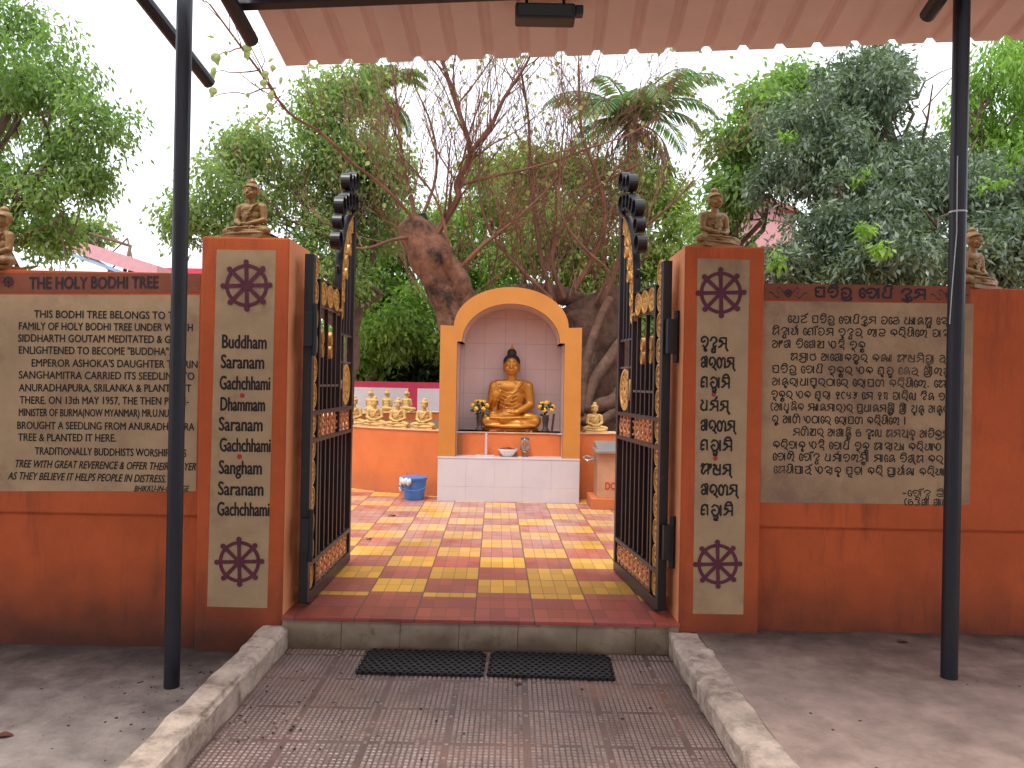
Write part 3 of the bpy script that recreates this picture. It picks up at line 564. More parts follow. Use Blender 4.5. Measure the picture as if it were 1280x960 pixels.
RIGHT = [('ଯେଉଁ ପବିତ୍ର ବୋଧିଦ୍ରୁମ ତଳେ ଧ୍ୟାନସ୍ଥ ହୋଇ', 985, 403, 1196), ('ସିଦ୍ଧାର୍ଥ ଗୌତମ ବୁଦ୍ଧତ୍ୱ ଲାଭ କରିଥିଲେ ତାହାର', 965, 418, 1199), ('ଅଂଶ ବିଶେଷ ଏହି ବୃକ୍ଷ', 965, 434, 1081),
 ('ସମ୍ରାଟ ଅଶୋକଙ୍କର କନ୍ୟା ସଂଘମିତ୍ରା ଇହ', 988, 450, 1192), ('ପବିତ୍ର ବୋଧି ବୃକ୍ଷର ଏକ ଗୁଚ୍ଛ ନେଇ ଶ୍ରୀଲଙ୍କା', 965, 465.5, 1190), ('ଅନୁରାଧାପୁରଠାରେ ରୋପଣ କରିଥିଲେ. ସେହି', 965, 481, 1192),
 ('ବୃକ୍ଷର ଏକ ଗୁରା ୧୯୫୬ ମେ ୧୩ ତାରିଖ ଦିନ ବର୍ମା', 964, 497, 1193), ('(ଆଧୁନିକ ମ୍ୟାନମାର)ର ପ୍ରଧାନମନ୍ତ୍ରୀ ଶ୍ରୀ ଯୁନୁ ଅନୁରାଧ', 963, 512.5, 1197), ('ରୁ ଆଣି ଏଠାରେ ରୋପଣ କରିଥିଲେ ।', 965, 528, 1132),
 ('ମଣିଷର ଅଶାନ୍ତି ଓ ଦୁଃଖ ସମୟକୁ ଅତିକ୍ରମ', 991, 544, 1186), ('କରିବାକୁ ଏହି ବୋଧି ବୃକ୍ଷ ସାହାଯ୍ୟ କରିଥାଏ', 966, 560, 1176), ('ବୋଲି ବୌଦ୍ଧ ଧର୍ମାବଲମ୍ବୀ ମାନେ ବିଶ୍ୱାସ କରନ୍ତି', 966, 575, 1188),
 ('ସେଥିପାଇଁ ଏହାକୁ ପୂଜା କରି ପ୍ରାର୍ଥନା କରିଥାନ୍ତି', 967, 591, 1190), ('-ବୌଦ୍ଧ ଭିକ୍ଷୁ', 1128, 620, 1190), ('(ଓଡିଶା ଶାଖା)', 1130, 631, 1192)]
mb = MB()
for s, u0, v, u1 in RIGHT:
    odia_line(mb, s, P(u0, v, WY), P(u1, v+(u1-u0)*.016, WY), (8.6 if v < 600 else 7.4)*PXM, .0030)
mb.build('lettering', m_black_w, tp, world=True)

def pillar(x0, x1, z0, panel, label):
    t = thing('gate_pillar', label, 'pillar', ((x0+x1)/2, FR+.2, z0))
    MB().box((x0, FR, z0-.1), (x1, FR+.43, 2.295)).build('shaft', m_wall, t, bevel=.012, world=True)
    xs = x1 if x0 < 0 else x0; sg = 1 if x0 < 0 else -1
    MB().box((min(xs, xs+sg*.004), FR+.006, z0-.09), (max(xs, xs+sg*.004), FR+.43, 2.290)).build('lit_reveal', m_reveal, t, world=True)  # inner face plate carrying the lit colour
    pn = quad_panel([P(*q, FR) for q in panel], FR-.0015, FR+.02).build('text_panel', m_cream, t, world=True)
    return t, pn
pl_, pn = pillar(-1.752, -1.262, -.03, [(271, 312), (345, 313), (334, 760), (259, 758)], 'orange gate pillar painted with Buddham Saranam in English letters')
mb = MB()
for s, u0, v, u1 in (('Buddham', 278, 435, 333), ('Saranam', 276.5, 460, 330), ('Gachchhami', 275, 486.5, 337.5), ('Dhammam', 276, 513, 331), ('Saranam', 274, 538, 328), ('Gachchhami', 275, 564, 338), ('Sangham', 274, 592, 327), ('Saranam', 273, 618.5, 329), ('Gachchhami', 272, 644, 336.5)):
    write_line(mb, s, P(u0, v, FR), P(u1, v+1, FR), 16.5*PXM, .0030, off=.026, wob=.03)
mb.build('lettering', m_black, pn, world=True)
mb = MB(); disc(mb, P(303, 494.5, FR), 3.2*PXM, FR-.0030); disc(mb, P(299.5, 570.7, FR), 3.2*PXM, FR-.0030); mb.build('paint_dots', m_red, pn, world=True)
for c, r in (((308.5, 357), 27), ((299.5, 702), 26)):
    mb = MB(); wheel(mb, P(*c, FR), r*PXM, FR-.0030); mb.build('wheel_emblem', m_maroon, pn, world=True)
pr_, pn = pillar(.958, 1.403, .13, [(872, 323), (937, 325), (929, 768), (866, 767)], 'orange gate pillar painted with a chant in Odia letters')
mb = MB()
B1, B2, B3 = 'ଶରଣମ୍', 'ଗଚ୍ଛାମି', ''
for s, u0, v, u1 in (('ବୁଦ୍ଧମ୍', 876, 434, 909), (B1, 876, 459, 918), (B2, 876, 484, 912), ('ଧର୍ମମ୍', 875.5, 513, 911), (B1, 875.6, 538, 919), (B2, 875.6, 562.5, 915), ('ସଂଘମ୍', 876, 592.5, 914), (B1, 876, 618, 922), (B2, 876, 643.5, 916)):
    odia_line(mb, s, P(u0, v, FR), P(u1, v+.6, FR), 12.5*PXM, .0030, .2)
mb.build('lettering', m_black, pn, world=True)
mb = MB(); disc(mb, P(892, 493, FR), 3*PXM, FR-.0030); disc(mb, P(894, 573, FR), 3*PXM, FR-.0030); mb.build('paint_dots', m_red, pn, world=True)
for c, r in (((901, 366), 26.5), ((897, 705), 25.5)):
    mb = MB(); wheel(mb, P(*c, FR), r*PXM, FR-.0030); mb.build('wheel_emblem', m_maroon, pn, world=True)

# ------------------------------------------------------------------ gates
def rosette_mesh(w, h, name='rosette'):
    mb = MB(); sx = w/h; R = h/2
    mb.ring((0,0,0), R, R*.84, .022, 22, sx=sx); mb.ring((0,0,0), R*.34, R*.16, .018, 12, sx=sx)
    for k in range(8):
        a = k*PI/4; mb.ring((math.cos(a)*R*.60*sx, 0, math.sin(a)*R*.60), R*.27, R*.13, .014, 10, sx=sx)
    return mb.mesh(name)
ros_col = rosette_mesh(.125, .152); ros_row = rosette_mesh(.15, .148); ros_small = rosette_mesh(.05, .085); med_me = rosette_mesh(.26, .29, 'medallion')
# denser tracery for the medallion
def gate(loc, rz, L, label):
    t = thing('metal_gate', label, 'gate', loc, rz, 'gate leaves swung open')
    k = L/1.18
    def bx(name, s0, s1, z0, z1, th=.024, m=m_iron): return MB().box((s0*k, -th, z0), (s1*k, th, z1)).build(name, m, t, bevel=.003)
    def inst(name, me, s, z, ang=0, y=0):
        o = put(name, me, m_gold, t); o.location = (s*k, y, z); o.rotation_euler = (0, ang, 0); return o
    bx('hinge_stile', 0, .055, .02, 2.04, .026); bx('free_stile', 1.135, 1.18, .0, 2.50, .022)
    bx('inner_stile', .19, .225, .075, 1.92, .02); bx('middle_stile', .755, .79, .95, 1.78, .018)
    for z0, z1 in ((0, .07), (.215, .245), (.94, .965), (1.105, 1.13)): bx('rail', .06, 1.135, z0, z1, .022)
    for i in range(7): bx('bar', .30+i*.115-.011, .30+i*.115+.011, .245, .94, .014)
    for s, z1 in ((.32, 1.45), (.43, 1.76), (.54, 1.45), (.65, 1.76)): bx('bar', s-.011, s+.011, 1.13, z1, .013)
    for s, z1 in ((.87, 1.85), (.96, 2.02), (1.05, 2.2)):
        bx('bar', s-.011, s+.011, 1.62 if s > .9 else 1.13, z1, .013)
    for s, z in ((.32, 1.45), (.54, 1.45), (.87, 1.85), (.96, 2.02), (1.05, 2.2)):
        for q in range(2): inst('finial', ros_small, s, z+.043+q*.086)
    bx('rail', .79, 1.135, 1.62, 1.635, .010, m_steel_d); bx('rail', .79, 1.135, 1.43, 1.445, .010, m_steel_d); bx('rail', .225, .755, 1.27, 1.285, .010, m_steel_d)
    for i in range(13): inst('rosette', ros_col, .123, .152+i*.1525)
    for i in range(3): inst('rosette', ros_row, .305+i*.175, 1.845)
    bx('rail', .225, .79, 1.765, 1.772, .016); bx('rail', .225, .755, 1.919, 1.927, .016)
    # raised shoulder: a curved band of rosettes running up to the free stile
    cv = [(.80, 1.80), (.80, 1.96), (.815, 2.10), (.86, 2.23), (.94, 2.34), (1.05, 2.42), (1.12, 2.44)]
    for a, (s, z) in enumerate(cv):
        d = Vector(cv[min(a+1, 6)]) - Vector(cv[max(a-1, 0)]); ang = -math.atan2(d.x, d.y)
        inst('rosette', ros_col, s, z, -ang)
    pts_o = smooth_line([(s-.065*math.cos(math.atan2((Vector(cv[min(i+1,6)])-Vector(cv[max(i-1,0)])).x, (Vector(cv[min(i+1,6)])-Vector(cv[max(i-1,0)])).y)), z+.065*math.sin(math.atan2((Vector(cv[min(i+1,6)])-Vector(cv[max(i-1,0)])).x, (Vector(cv[min(i+1,6)])-Vector(cv[max(i-1,0)])).y))) for i, (s, z) in enumerate(cv)])
    mb = MB(); n = len(pts_o)
    for p in pts_o:
        for (dx, dy) in ((-.006, -.024), (-.006, .024), (.006, .024), (.006, -.024)): mb.v.append(((p.x+dx)*k, dy, p.y+dx*-.5))
    mb.f += [(i*4+j, i*4+(j+1) % 4, i*4+4+(j+1) % 4, i*4+4+j) for i in range(n-1) for j in range(4)]
    mb.build('curved_rail', m_iron, t)
    for s, z, r in ((.66, 2.24, .062), (.70, 2.37, .052), (.75, 2.49, .062), (.84, 2.53, .058), (.93, 2.57, .06), (1.03, 2.59, .06), (1.14, 2.60, .066), (.93, 2.70, .058), (1.04, 2.72, .056), (1.15, 2.76, .066)):
        MB().ring((s*k, 0, z), r, r-.009, .062, 22).build('scroll', m_iron, t)
    for a, b in (((.70, 2.08), (.75, 2.02)), ((1.12, 2.50), (1.16, 2.54)), ((.93, 2.63), (.95, 2.65)), ((1.15, 2.66), (1.15, 2.70))):
        MB().tube([(a[0]*k, 0, a[1]), (b[0]*k, 0, b[1])], .012, 6).build('scroll_stem', m_iron, t)
    inst('medallion', med_me, .985, 1.285)
    for z0, z1, m in ((.072, .213, m_bronze), (.967, 1.103, m_bronze)):
        mb = MB(); n = 8; w = (1.13-.23)/n
        for i in range(n):
            for j in range(3):
                zc = z0 + (z1-z0)*(j+.5)/3; sc_ = (.23 + w*(i+.5))*k
                mb.ring((sc_, (j % 2)*.003, zc), .050, .041, .012, 16)
        mb.build('lattice_band', m, t)
    for z in (.42, 1.60):
        h = MB().box((-.05, -.04, z-.10), (-.002, .012, z+.10)); h.tube([(-.03, -.045, z-.15), (-.03, -.045, z+.15)], .017, 8); h.build('hinge', m_iron, t, bevel=.004)
    la = MB().box((1.18*k, -.010, .985), (1.215*k, .010, 1.035)); la.ring((1.235*k, 0, 1.01), .032, .016, .018, 16); la.build('latch', m_iron, t)
    hd = MB().tube([(1.18*k, 0, 1.27), (1.26*k, 0, 1.27)], .008, 6); hd.tube([(1.18*k, 0, 1.13), (1.26*k, 0, 1.13)], .008, 6); hd.tube([(1.255*k, 0, 1.08), (1.255*k, 0, 1.32)], .012, 8); hd.build('bolt', m_iron, t)
    return t
m_steel_d = mat('worn_bar_edge', (.10, .085, .095), .4, metal=.3, var=.2)
gate((-1.183, 4.43, .19), PI/2 - rad(.2), 1.18, 'black iron gate leaf with gold rosettes hung on the English lettered pillar')
gate((.888, 4.43, .19), PI/2 + rad(6.6), 1.05, 'black iron gate leaf with gold rosettes hung on the Odia lettered pillar')
# ------------------------------------------------------------------ canopy and its posts
EL, ER = Vector((-1.284, 4.25, 3.235)), Vector((2.66, 4.04, 3.36))
EU = (ER-EL); EW = EU.length; EU.normalize()
UP = Vector((-.045, -.97, .238)).normalized(); EN = EU.cross(UP).normalized()
if EN.z < 0: EN = -EN
cn = thing('canopy', 'low pink corrugated tin canopy over the gate approach', 'canopy', (2, 2, 3.4))
prof = []; a = 0.; p = .195
while a < 12:
    prof += [(a, 0), (a+.120, 0), (a+.138, .030), (a+.168, .030), (a+.186, 0)]; a += p
def sheet(name, t0, t1, a_from, a_to, lift, m):
    mb = MB(); pr = [q for q in prof if a_from-1e-6 <= q[0] <= a_to]
    for (q, h) in pr:
        for t in (t0, t1):
            b = EL + EU*q + UP*t + EN*(h+lift); mb.v.append(tuple(b)); mb.v.append(tuple(b+EN*.0015))
    n = len(pr)
    for i in range(n-1):
        o = i*4; mb.f += [(o, o+2, o+6, o+4), (o+1, o+5, o+7, o+3), (o, o+4, o+5, o+1), (o+2, o+3, o+7, o+6)]
    return mb.build(name, m, cn, world=True)
sheet('roof_sheet', 0, 2.8, 0, 3.05, 0, m_sheet); sheet('roof_sheet', 0, 2.8, 2.93, 5.05, .003, m_sheet); sheet('roof_sheet', 0, 2.8, 4.88, 12, .006, m_sheet)
# the open left bay starts further back
def plain(name, q, m): MB().add([tuple(p) for p in q] + [tuple(p+Vector((0,0,.004))) for p in q], [(0,1,2,3),(7,6,5,4),(0,4,5,1),(1,5,6,2),(2,6,7,3),(3,7,4,0)]).build(name, m, cn, world=True)
al = lambda a, t, h=0.: EL + EU*a + UP*t + EN*h
plain('roof_sheet', [al(-12, .60), al(-.02, .60), al(-.02, 2.8), al(-12, 2.8)], m_sheet)
# unseen roof added behind the camera to block low sky light, past a gap
plain('light_blocker_roof', [Vector((-12, .35, 3.4)), Vector((10, .35, 3.4)), Vector((10, -6.5, 2.3)), Vector((-12, -6.5, 2.3))], m_sheet)
for x in (-5.5, -1.7, 2.2, 6): MB().tube([(x, .25, -.02), (x, .25, 3.36)], .0375, 12).build('light_blocker_post', m_post, cn, world=True)  # posts of the added, unseen roof
def along(a, t, h=0.): return EL + EU*a + UP*t + EN*h
def beam(name, p0, p1, w, h, m, par):
    d = (p1-p0); x = d.normalized(); z = EN; y = z.cross(x).normalized()
    M = Matrix((( *x, 0), (*y, 0), (*z, 0), (0,0,0,1))).transposed(); M.translation = p0
    return MB().box((0, -w/2, -h), (d.length, w/2, 0), M).build(name, m, par, bevel=.004, world=True)
# purlins run across, rafters down the slope
for t in (.53, 1.6, 2.65): beam('purlin', along(-.12, t, -.002), along(11.8, t, -.002), .05, .06, m_post, cn)
for a_ in (-.05, 3.27, 6.6, 9.9):
    mbt = MB().tube([along(a_, 2.75, -.115), along(a_, .36, -.115)], .037, 12); mbt.build('rafter', m_post, cn, world=True)
# free rafter at the open side, past the end of the sheet
r0, r1 = P(176, -6, 3.86), P(262, 104, 4.40)
dirv = (r1-r0).normalized()
MB().tube([r1 - dirv*3.4, r1], .036, 10).build('rafter', m_post, cn, world=True)
def post(x, y, z0, z1, label, u0=None):
    t = thing('steel_post', label, 'post', (x, y, z0), 0, 'canopy posts')
    MB().tube([(0, 0, -.02), (0, 0, z1-z0)], .0375, 20).build('tube', m_post, t, smooth=False)
    return t
lp = post(-1.655, 3.80, -.03, 3.42, 'dark round steel post in front of the English inscription')
rp_ = post(2.126, 3.69, .13, 3.55, 'dark round steel post in front of the Odia inscription')
wm = MB().tube([P(1197, 195, 3.645)-rp_.location, P(1196, 290, 3.645)-rp_.location, P(1191, 350, 3.645)-rp_.location, P(1187, 405, 3.645)-rp_.location], .0022, 5); wm.build('wire', m_bag, rp_)
MB().ring((0, 0, P(1188, 265, 3.69).z-.13), .0395, .036, .008, 20, ax='z').build('wire_loop', m_bag, rp_)
# flood light under the front purlin
fl = thing('flood_light', 'black flood light hanging under the canopy front', 'lamp', tuple(P(684, 6, 3.72)))
q = MB().box((-.155, -.05, -.085), (.135, .06, -.012)); q.build('housing', m_iron, fl, bevel=.012)
MB().box((-.14, -.058, -.078), (.12, -.0505, -.022)).build('lens', m_rubber, fl, bevel=.004)
MB().box((.135, -.02, -.05), (.175, .03, -.005)).build('cable_box', m_iron, fl, bevel=.006)
MB().tube([(-.1, 0, -.01), (-.1, 0, .06)], .008, 6).tube([(.08, 0, -.01), (.08, 0, .06)], .008, 6).build('bracket', m_iron, fl)

# ------------------------------------------------------------------ rubber mats
def ring_mat():
    mb = MB(); W, D = .665, .34; r = .0205; px = .0385; py = .0335
    ny = int(D/py); nx = int(W/px)
    for j in range(ny):
        for i in range(nx - (j % 2)):
            mb.ring((-W/2+.02+i*px+(j % 2)*px/2, -D/2+.017+j*py, .009), .0215, .0125, .017, 10, ax='z')
    return mb.mesh('ring_mat')
rm = ring_mat()
for (u, v, lab, rz) in ((530, 831, 'black rubber ring mat below the step, beside the English lettered side', rad(-1)), (689, 832, 'black rubber ring mat below the step, on the Odia lettered side', rad(-2.5))):
    d = CAM_H*FPX/((v-480)*1.0+ (640-u)*math.sin(ROLL)); o = put('rubber_mat', rm, m_rubber)
    o.location = (P(u, v, d).x, 4.085 if u < 600 else 4.075, .003); o.rotation_euler = (0, 0, rz); tag(o, lab, 'mat', 'rubber mats before the step')

# ------------------------------------------------------------------ statues
def statue(kind, small=True):
    b = MB()
    R = Matrix.Rotation
    b.ell((0, .03, .13), (.20, .15, .12))
    for s in (-1, 1):
        b.cap((s*.10, .02, .11), (s*.285, -.10, .085), .105, .078)
        b.ell((s*.285, -.11, .082), (.07, .075, .072))
        b.cap((s*.285, -.13, .075), (-s*.10, -.215, .055 if s < 0 else .095), .068, .042)
        b.cap((-s*.08, -.215, .055 if s < 0 else .1), (-s*.20, -.19, .06 if s < 0 else .115), .036, .026)
    b.ell((0, .025, .25), (.155, .105, .13)); b.ell((0, .02, .36), (.165, .105, .14)); b.ell((0, .02, .47), (.20, .10, .09))
    b.cap((-.155, .02, .505), (.155, .02, .505), .068, .068); b.cap((0, .02, .53), (0, .01, .66), .064, .054)
    b_, b = b, MB()
    b.ell((0, -.008, .725), (.078, .088, .10)); b.ell((0, -.045, .66), (.05, .04, .035))
    # face
    b.cap((0, -.092, .735), (0, -.108, .70), .008, .013); b.ell((0, -.09, .672), (.026, .013, .007)); b.ell((0, -.088, .66), (.02, .012, .007))
    for s in (-1, 1):
        b.cap((s*.015, -.092, .757), (s*.055, -.078, .752), .007, .005); b.ell((s*.033, -.085, .735), (.018, .009, .008))
        b.ell((s*.080, .015, .705), (.010, .020, .050)); b.ell((s*.04, -.065, .69), (.028, .024, .028))
    hr = b if small else MB()
    hr.ell((0, .018, .765), (.090, .094, .078)); hr.ell((0, .022, .855), (.05, .052, .045))
    # hair line ridge
    if small: hr.tube([(.088*math.cos(a), .0+.088*math.sin(a), .765 + .022*(-math.sin(a))) for a in np.linspace(PI*1.0, PI*2.0, 12)], .013, 6)
    HS = 1.28 if small else 1.16; hp_ = Vector((0, .0, .63))
    def grow_head(mb): mb.v = [tuple(hp_ + (Vector(p)-hp_)*HS) for p in mb.v]
    grow_head(b)
    if hr is not b: grow_head(hr)
    b_.add(b.v, b.f); b = b_
    # arms
    for s in (-1, 1):
        if kind == 'teaching' and s < 0:
            b.cap((-.205, .02, .49), (-.235, -.0, .25), .062, .05); b.cap((-.235, -.01, .25), (-.19, -.18, .34), .05, .032)
            b.ell((-.18, -.205, .395), (.045, .02, .05))
            for i, (dx, ln) in enumerate(((-.027, .052), (-.009, .062), (.009, .066), (.027, .056))):
                b.cap((-.18+dx*1.3, -.207, .43), (-.18+dx*1.5, -.213, .43+ln*1.15), .0125, .010)
            b.cap((-.142, -.207, .385), (-.122, -.215, .435), .014, .011)
            b.cap((-.20, -.02, .30), (-.20, -.06, .12), .05, .035)
        else:
            b.cap((s*.205, .02, .49), (s*.235, .0, .27), .062, .05); b.cap((s*.235, -.01, .27), (s*.07, -.17, .185), .05, .032)
            b.ell((s*.02, -.185, .185), (.055, .032, .018))
            for i in range(4): b.cap((s*(-.01), -.172-.013*i, .192), (-s*(.065-.006*i), -.176-.012*i, .188), .0095, .007)
            b.cap((s*.03, -.19, .195), (s*.0, -.205, .212), .010, .008)
    # robe: sash over one shoulder, hanging folds, hem across the shins
    for i in range(5):
        o = i*.026
        b.tube([(.17-o*.6, -.02, .57-o*.3), (.10-o, -.088, .50-o), (.03-o, -.10, .40-o*.8), (-.02-o*.6, -.095, .27)], [.010, .011, .011, .008], 6)
    for i in range(5 if not small else 3):
        z = .43 - i*.045
        b.tube([(-.13, -.075, z+.02), (-.06, -.098, z-.015), (.02, -.104, z-.02), (.08, -.098, z+.015)], .008, 6)
    b.tube([(.29, -.17, .12), (.12, -.235, .125), (-.08, -.262, .115), (-.25, -.2, .12)], .012, 6)
    b.tube([(-.30, -.165, .03), (-.1, -.255, .022), (.12, -.262, .022), (.30, -.165, .03)], .022, 6)
    b.ell((0, -.09, .015), (.31, .18, .03))
    me = evald(b.mesh('w'), [('REMESH', dict(mode='VOXEL', voxel_size=.0075)), ('SMOOTH', dict(factor=.5, iterations=2))])
    me.polygons.foreach_set('use_smooth', [True]*len(me.polygons))
    hm = None
    if not small:
        hm = evald(hr.mesh('h'), [('REMESH', dict(mode='VOXEL', voxel_size=.007)), ('SMOOTH', dict(factor=.5, iterations=2))])
        hm.polygons.foreach_set('use_smooth', [True]*len(hm.polygons))
    return me, hm
small_me, _ = statue('lap')
for v_ in small_me.vertices:
    if v_.co.z < .20: v_.co.x *= 1 + .24*min(1, (.20-v_.co.z)/.08)
    else: v_.co.x *= 1.09
plinth_me = MB().prism([(-.38,0),(.38,0),(.40,.06),(-.40,.06)], -.25, .19).mesh('plinth')
def small_buddha(loc, rz, sc, m, label, group):
    t = thing('buddha_statue', label, 'statue', loc, rz, group); t.scale = (sc,)*3
    me = small_me if not small_me.materials else small_me.copy()
    if me.materials: me.materials.clear()
    o = put('figure', me, m, t); o.location = (0, 0, .058)
    pm_ = plinth_me.copy(); put('plinth', pm_, m, t)
    return t
gW = 'weathered buddhas on the front wall'
S0 = .345
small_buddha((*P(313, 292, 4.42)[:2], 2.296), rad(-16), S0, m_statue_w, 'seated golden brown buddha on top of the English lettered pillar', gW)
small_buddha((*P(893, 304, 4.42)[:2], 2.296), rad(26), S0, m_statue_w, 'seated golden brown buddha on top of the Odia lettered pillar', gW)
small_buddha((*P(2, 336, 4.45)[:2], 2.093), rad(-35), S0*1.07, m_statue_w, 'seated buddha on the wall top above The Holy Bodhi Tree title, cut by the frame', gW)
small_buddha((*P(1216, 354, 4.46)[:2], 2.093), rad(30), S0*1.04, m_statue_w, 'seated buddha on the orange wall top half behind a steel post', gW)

# ------------------------------------------------------------------ ring wall round the tree, with statues
RC, RR, RZ = Vector((0, 12.0)), 3.2, .945
rw = thing('ring_wall', 'low round orange wall enclosing the bodhi tree', 'wall', (0, 12, .18))
def ring_wall_mesh(ro, ri, z0, z1, n=72):
    mb = MB(); mb.ring((0, 0, (z0+z1)/2-.18), ro, ri, z1-z0, n, ax='z'); return mb
ring_wall_mesh(RR, RR-.32, .16, RZ-.012).build('wall_body', m_wall2, rw)
ring_wall_mesh(RR+.012, RR-.33, RZ-.0118, RZ).build('coping', mat('pale_coping', (.60, .36, .22), .8, var=.25, vs=8), rw, bevel=.003)
structure('tree_bed', MB().lathe([(0, 0), (RR-.3, -.02)], 40, (0, 12, RZ-.14)), m_soil)
gR = 'golden buddhas on the ring wall'
def on_ring(u, front=True, out=.17):
    # where the sight line of a pixel column meets the wall top
    k = (u-640+3)/FPX; r = RR-out
    A = 1+k*k; B = -2*12; C = 144-r*r; disc_ = math.sqrt(B*B-4*A*C); y = (-B-disc_)/(2*A) if front else (-B+disc_)/(2*A)
    return k*y, y
FRONT = [(440, 'golden buddha on the ring wall, half hidden behind the iron gate'), (466, 'golden buddha on the ring wall, second from the iron gate with English side hinges'), (495, 'golden buddha on the ring wall, between two others left of the shrine'), (528, 'golden buddha on the ring wall just left of the ochre shrine'), (741, 'golden buddha on the ring wall right of the ochre shrine above the donation box')]
for u, lab in FRONT:
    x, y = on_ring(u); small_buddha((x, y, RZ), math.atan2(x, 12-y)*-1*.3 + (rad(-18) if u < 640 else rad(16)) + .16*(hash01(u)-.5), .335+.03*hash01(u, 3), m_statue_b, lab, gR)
for u, lab in ((461, 'small golden buddha at the far side of the ring wall, nearest the iron gate'), (481.5, 'small golden buddha at the far side of the ring wall, before a magenta wall pillar'), (506, 'small golden buddha at the far side of the ring wall, nearest the shrine')):
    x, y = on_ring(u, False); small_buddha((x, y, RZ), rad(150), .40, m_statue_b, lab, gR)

# ------------------------------------------------------------------ shrine
SY = 8.60
m_tileback = mat('pink_back_tile', (.64, .46, .43), .25, var=.05)
def add_joints(m, w, h, col):
    n, l = m.node_tree.nodes, m.node_tree.links; b = n['Principled BSDF']; src = b.inputs['Base Color'].links[0].from_socket
    tc = n.new('ShaderNodeTexCoord'); sp = n.new('ShaderNodeSeparateXYZ'); cb = n.new('ShaderNodeCombineXYZ')
    l.new(tc.outputs['Object'], sp.inputs[0]); l.new(sp.outputs[0], cb.inputs[0]); l.new(sp.outputs[2], cb.inputs[1])
    br = n.new('ShaderNodeTexBrick'); br.offset = 0; br.inputs['Scale'].default_value = 1; br.inputs['Mortar Size'].default_value = .003; br.inputs['Mortar Smooth'].default_value = .2
    br.inputs['Brick Width'].default_value = w; br.inputs['Row Height'].default_value = h; l.new(cb.outputs[0], br.inputs['Vector'])
    mx = n.new('ShaderNodeMixRGB'); mx.inputs[2].default_value = (*col, 1); l.new(br.outputs['Fac'], mx.inputs[0]); l.new(src, mx.inputs[1]); l.new(mx.outputs[0], b.inputs['Base Color'])
add_joints(m_tileback, .245, .30, (.46, .32, .30))
sh = thing('shrine', 'ochre arched shrine with a tiled niche and white tiled base', 'shrine', (-.09, SY, .18))
X0, X1 = P(547, 600, SY).x, P(724, 600, SY).x
ZB, ZL, ZS, ZT = .675, .945, 2.145, 2.585
XC = (X0+X1)/2; fw = .19; ix0, ix1 = X0+fw, X1-fw
# base with white tiles
bt = MB(); nx = 5; zt = [.18, .345, ZB-.02]
for i in range(nx):
    a = X0 + (X1-X0)*i/nx; b = X0 + (X1-X0)*(i+1)/nx
    for z0, z1 in zip(zt[:-1], zt[1:]): bt.box((a+.0006, SY-.02, z0+.0006), (b-.0006, SY+.02, z1-.0006))
bt.build('tile_facing', m_white, sh, world=True)
MB().box((X0+.003, SY, .18), (X1-.003, SY+.95, ZB-.021)).build('base', m_white, sh, world=True)
MB().box((X0-.004, SY-.024, ZB-.02), (X1+.004, SY+.95, ZB)).build('ledge', m_white, sh, bevel=.004, world=True)
def arch(xc, hw, z0, rise, n=24): return [(xc+hw*math.cos(t), z0+rise*math.sin(t)) for t in np.linspace(0, PI, n)]
zi, hwi = 1.965, (ix1-ix0)/2-.055
out_arc = arch(XC, (X1-X0)/2-.15, ZS-.005, ZT-ZS+.005, 28)
in_arc = arch(XC, hwi, zi, .435, 28)
fm = MB()
# front frame: outline strip outer -> inner, built as matched point lists
outer = [(X1, ZB+.0005), (X1, ZS)] + out_arc + [(X0, ZS), (X0, ZB+.0005)]
inner = [(ix1, ZB+.0005), (ix1, zi)] + in_arc + [(ix0, zi), (ix0, ZB+.0005)]
n = len(outer)
for (x, z) in outer: fm.v += [(x, SY, z), (x, SY+.95, z)]
for (x, z) in inner: fm.v += [(x, SY, z), (x, SY+.62, z)]
o2 = 2*n
for i in range(n-1):
    fm.f += [(2*i, 2*i+2, o2+2*i+2, o2+2*i), (2*i, 2*i+1, 2*i+3, 2*i+2), (o2+2*i, o2+2*i+2, o2+2*i+3, o2+2*i+1)]
fm.f.append(tuple(2*i+1 for i in range(n)))
fr = fm.build('arched_frame', m_ochre, sh, world=True)
# pink tiled lining of the niche
ln = MB()
for i in range(n-1):
    a, b = inner[i], inner[i+1]; e = .004
    def inn(p): return (p[0]+(e if p[0] < XC else -e) if abs(p[0]-XC) > .02 else p[0], p[1]-(e if p[1] > zi+.01 else 0))
    a, b = inn(a), inn(b); ln.add([(a[0], SY+.012, a[1]), (b[0], SY+.012, b[1]), (b[0], SY+.60, b[1]), (a[0], SY+.60, a[1])], [(0,1,2,3)])
ln.build('niche_lining', m_tile, sh, world=True)
nb = MB(); nb.prism([(ix1+.02, ZB+.002), (ix1+.02, zi)] + arch(XC, hwi+.03, zi, .462, 28) + [(ix0-.02, zi), (ix0-.02, ZB+.002)], SY+.605, SY+.66)
nb.build('niche_back', m_tileback, sh, world=True)
pf = MB()
for i in range(4):
    a = ix0+.006+(ix1-ix0-.012)*i/4; b = ix0+.006+(ix1-ix0-.012)*(i+1)/4; pf.box((a+.001, SY+.25, ZB+.001), (b-.001, SY+.58, ZL-.018))
pf.build('platform', mat('ochre_tile', (.38, .14, .035), .25, var=.15, vs=4), sh, world=True)
MB().box((ix0+.006, SY+.235, ZL-.0175), (ix1-.006, SY+.60, ZL)).build('platform_top', m_white, sh, world=True)

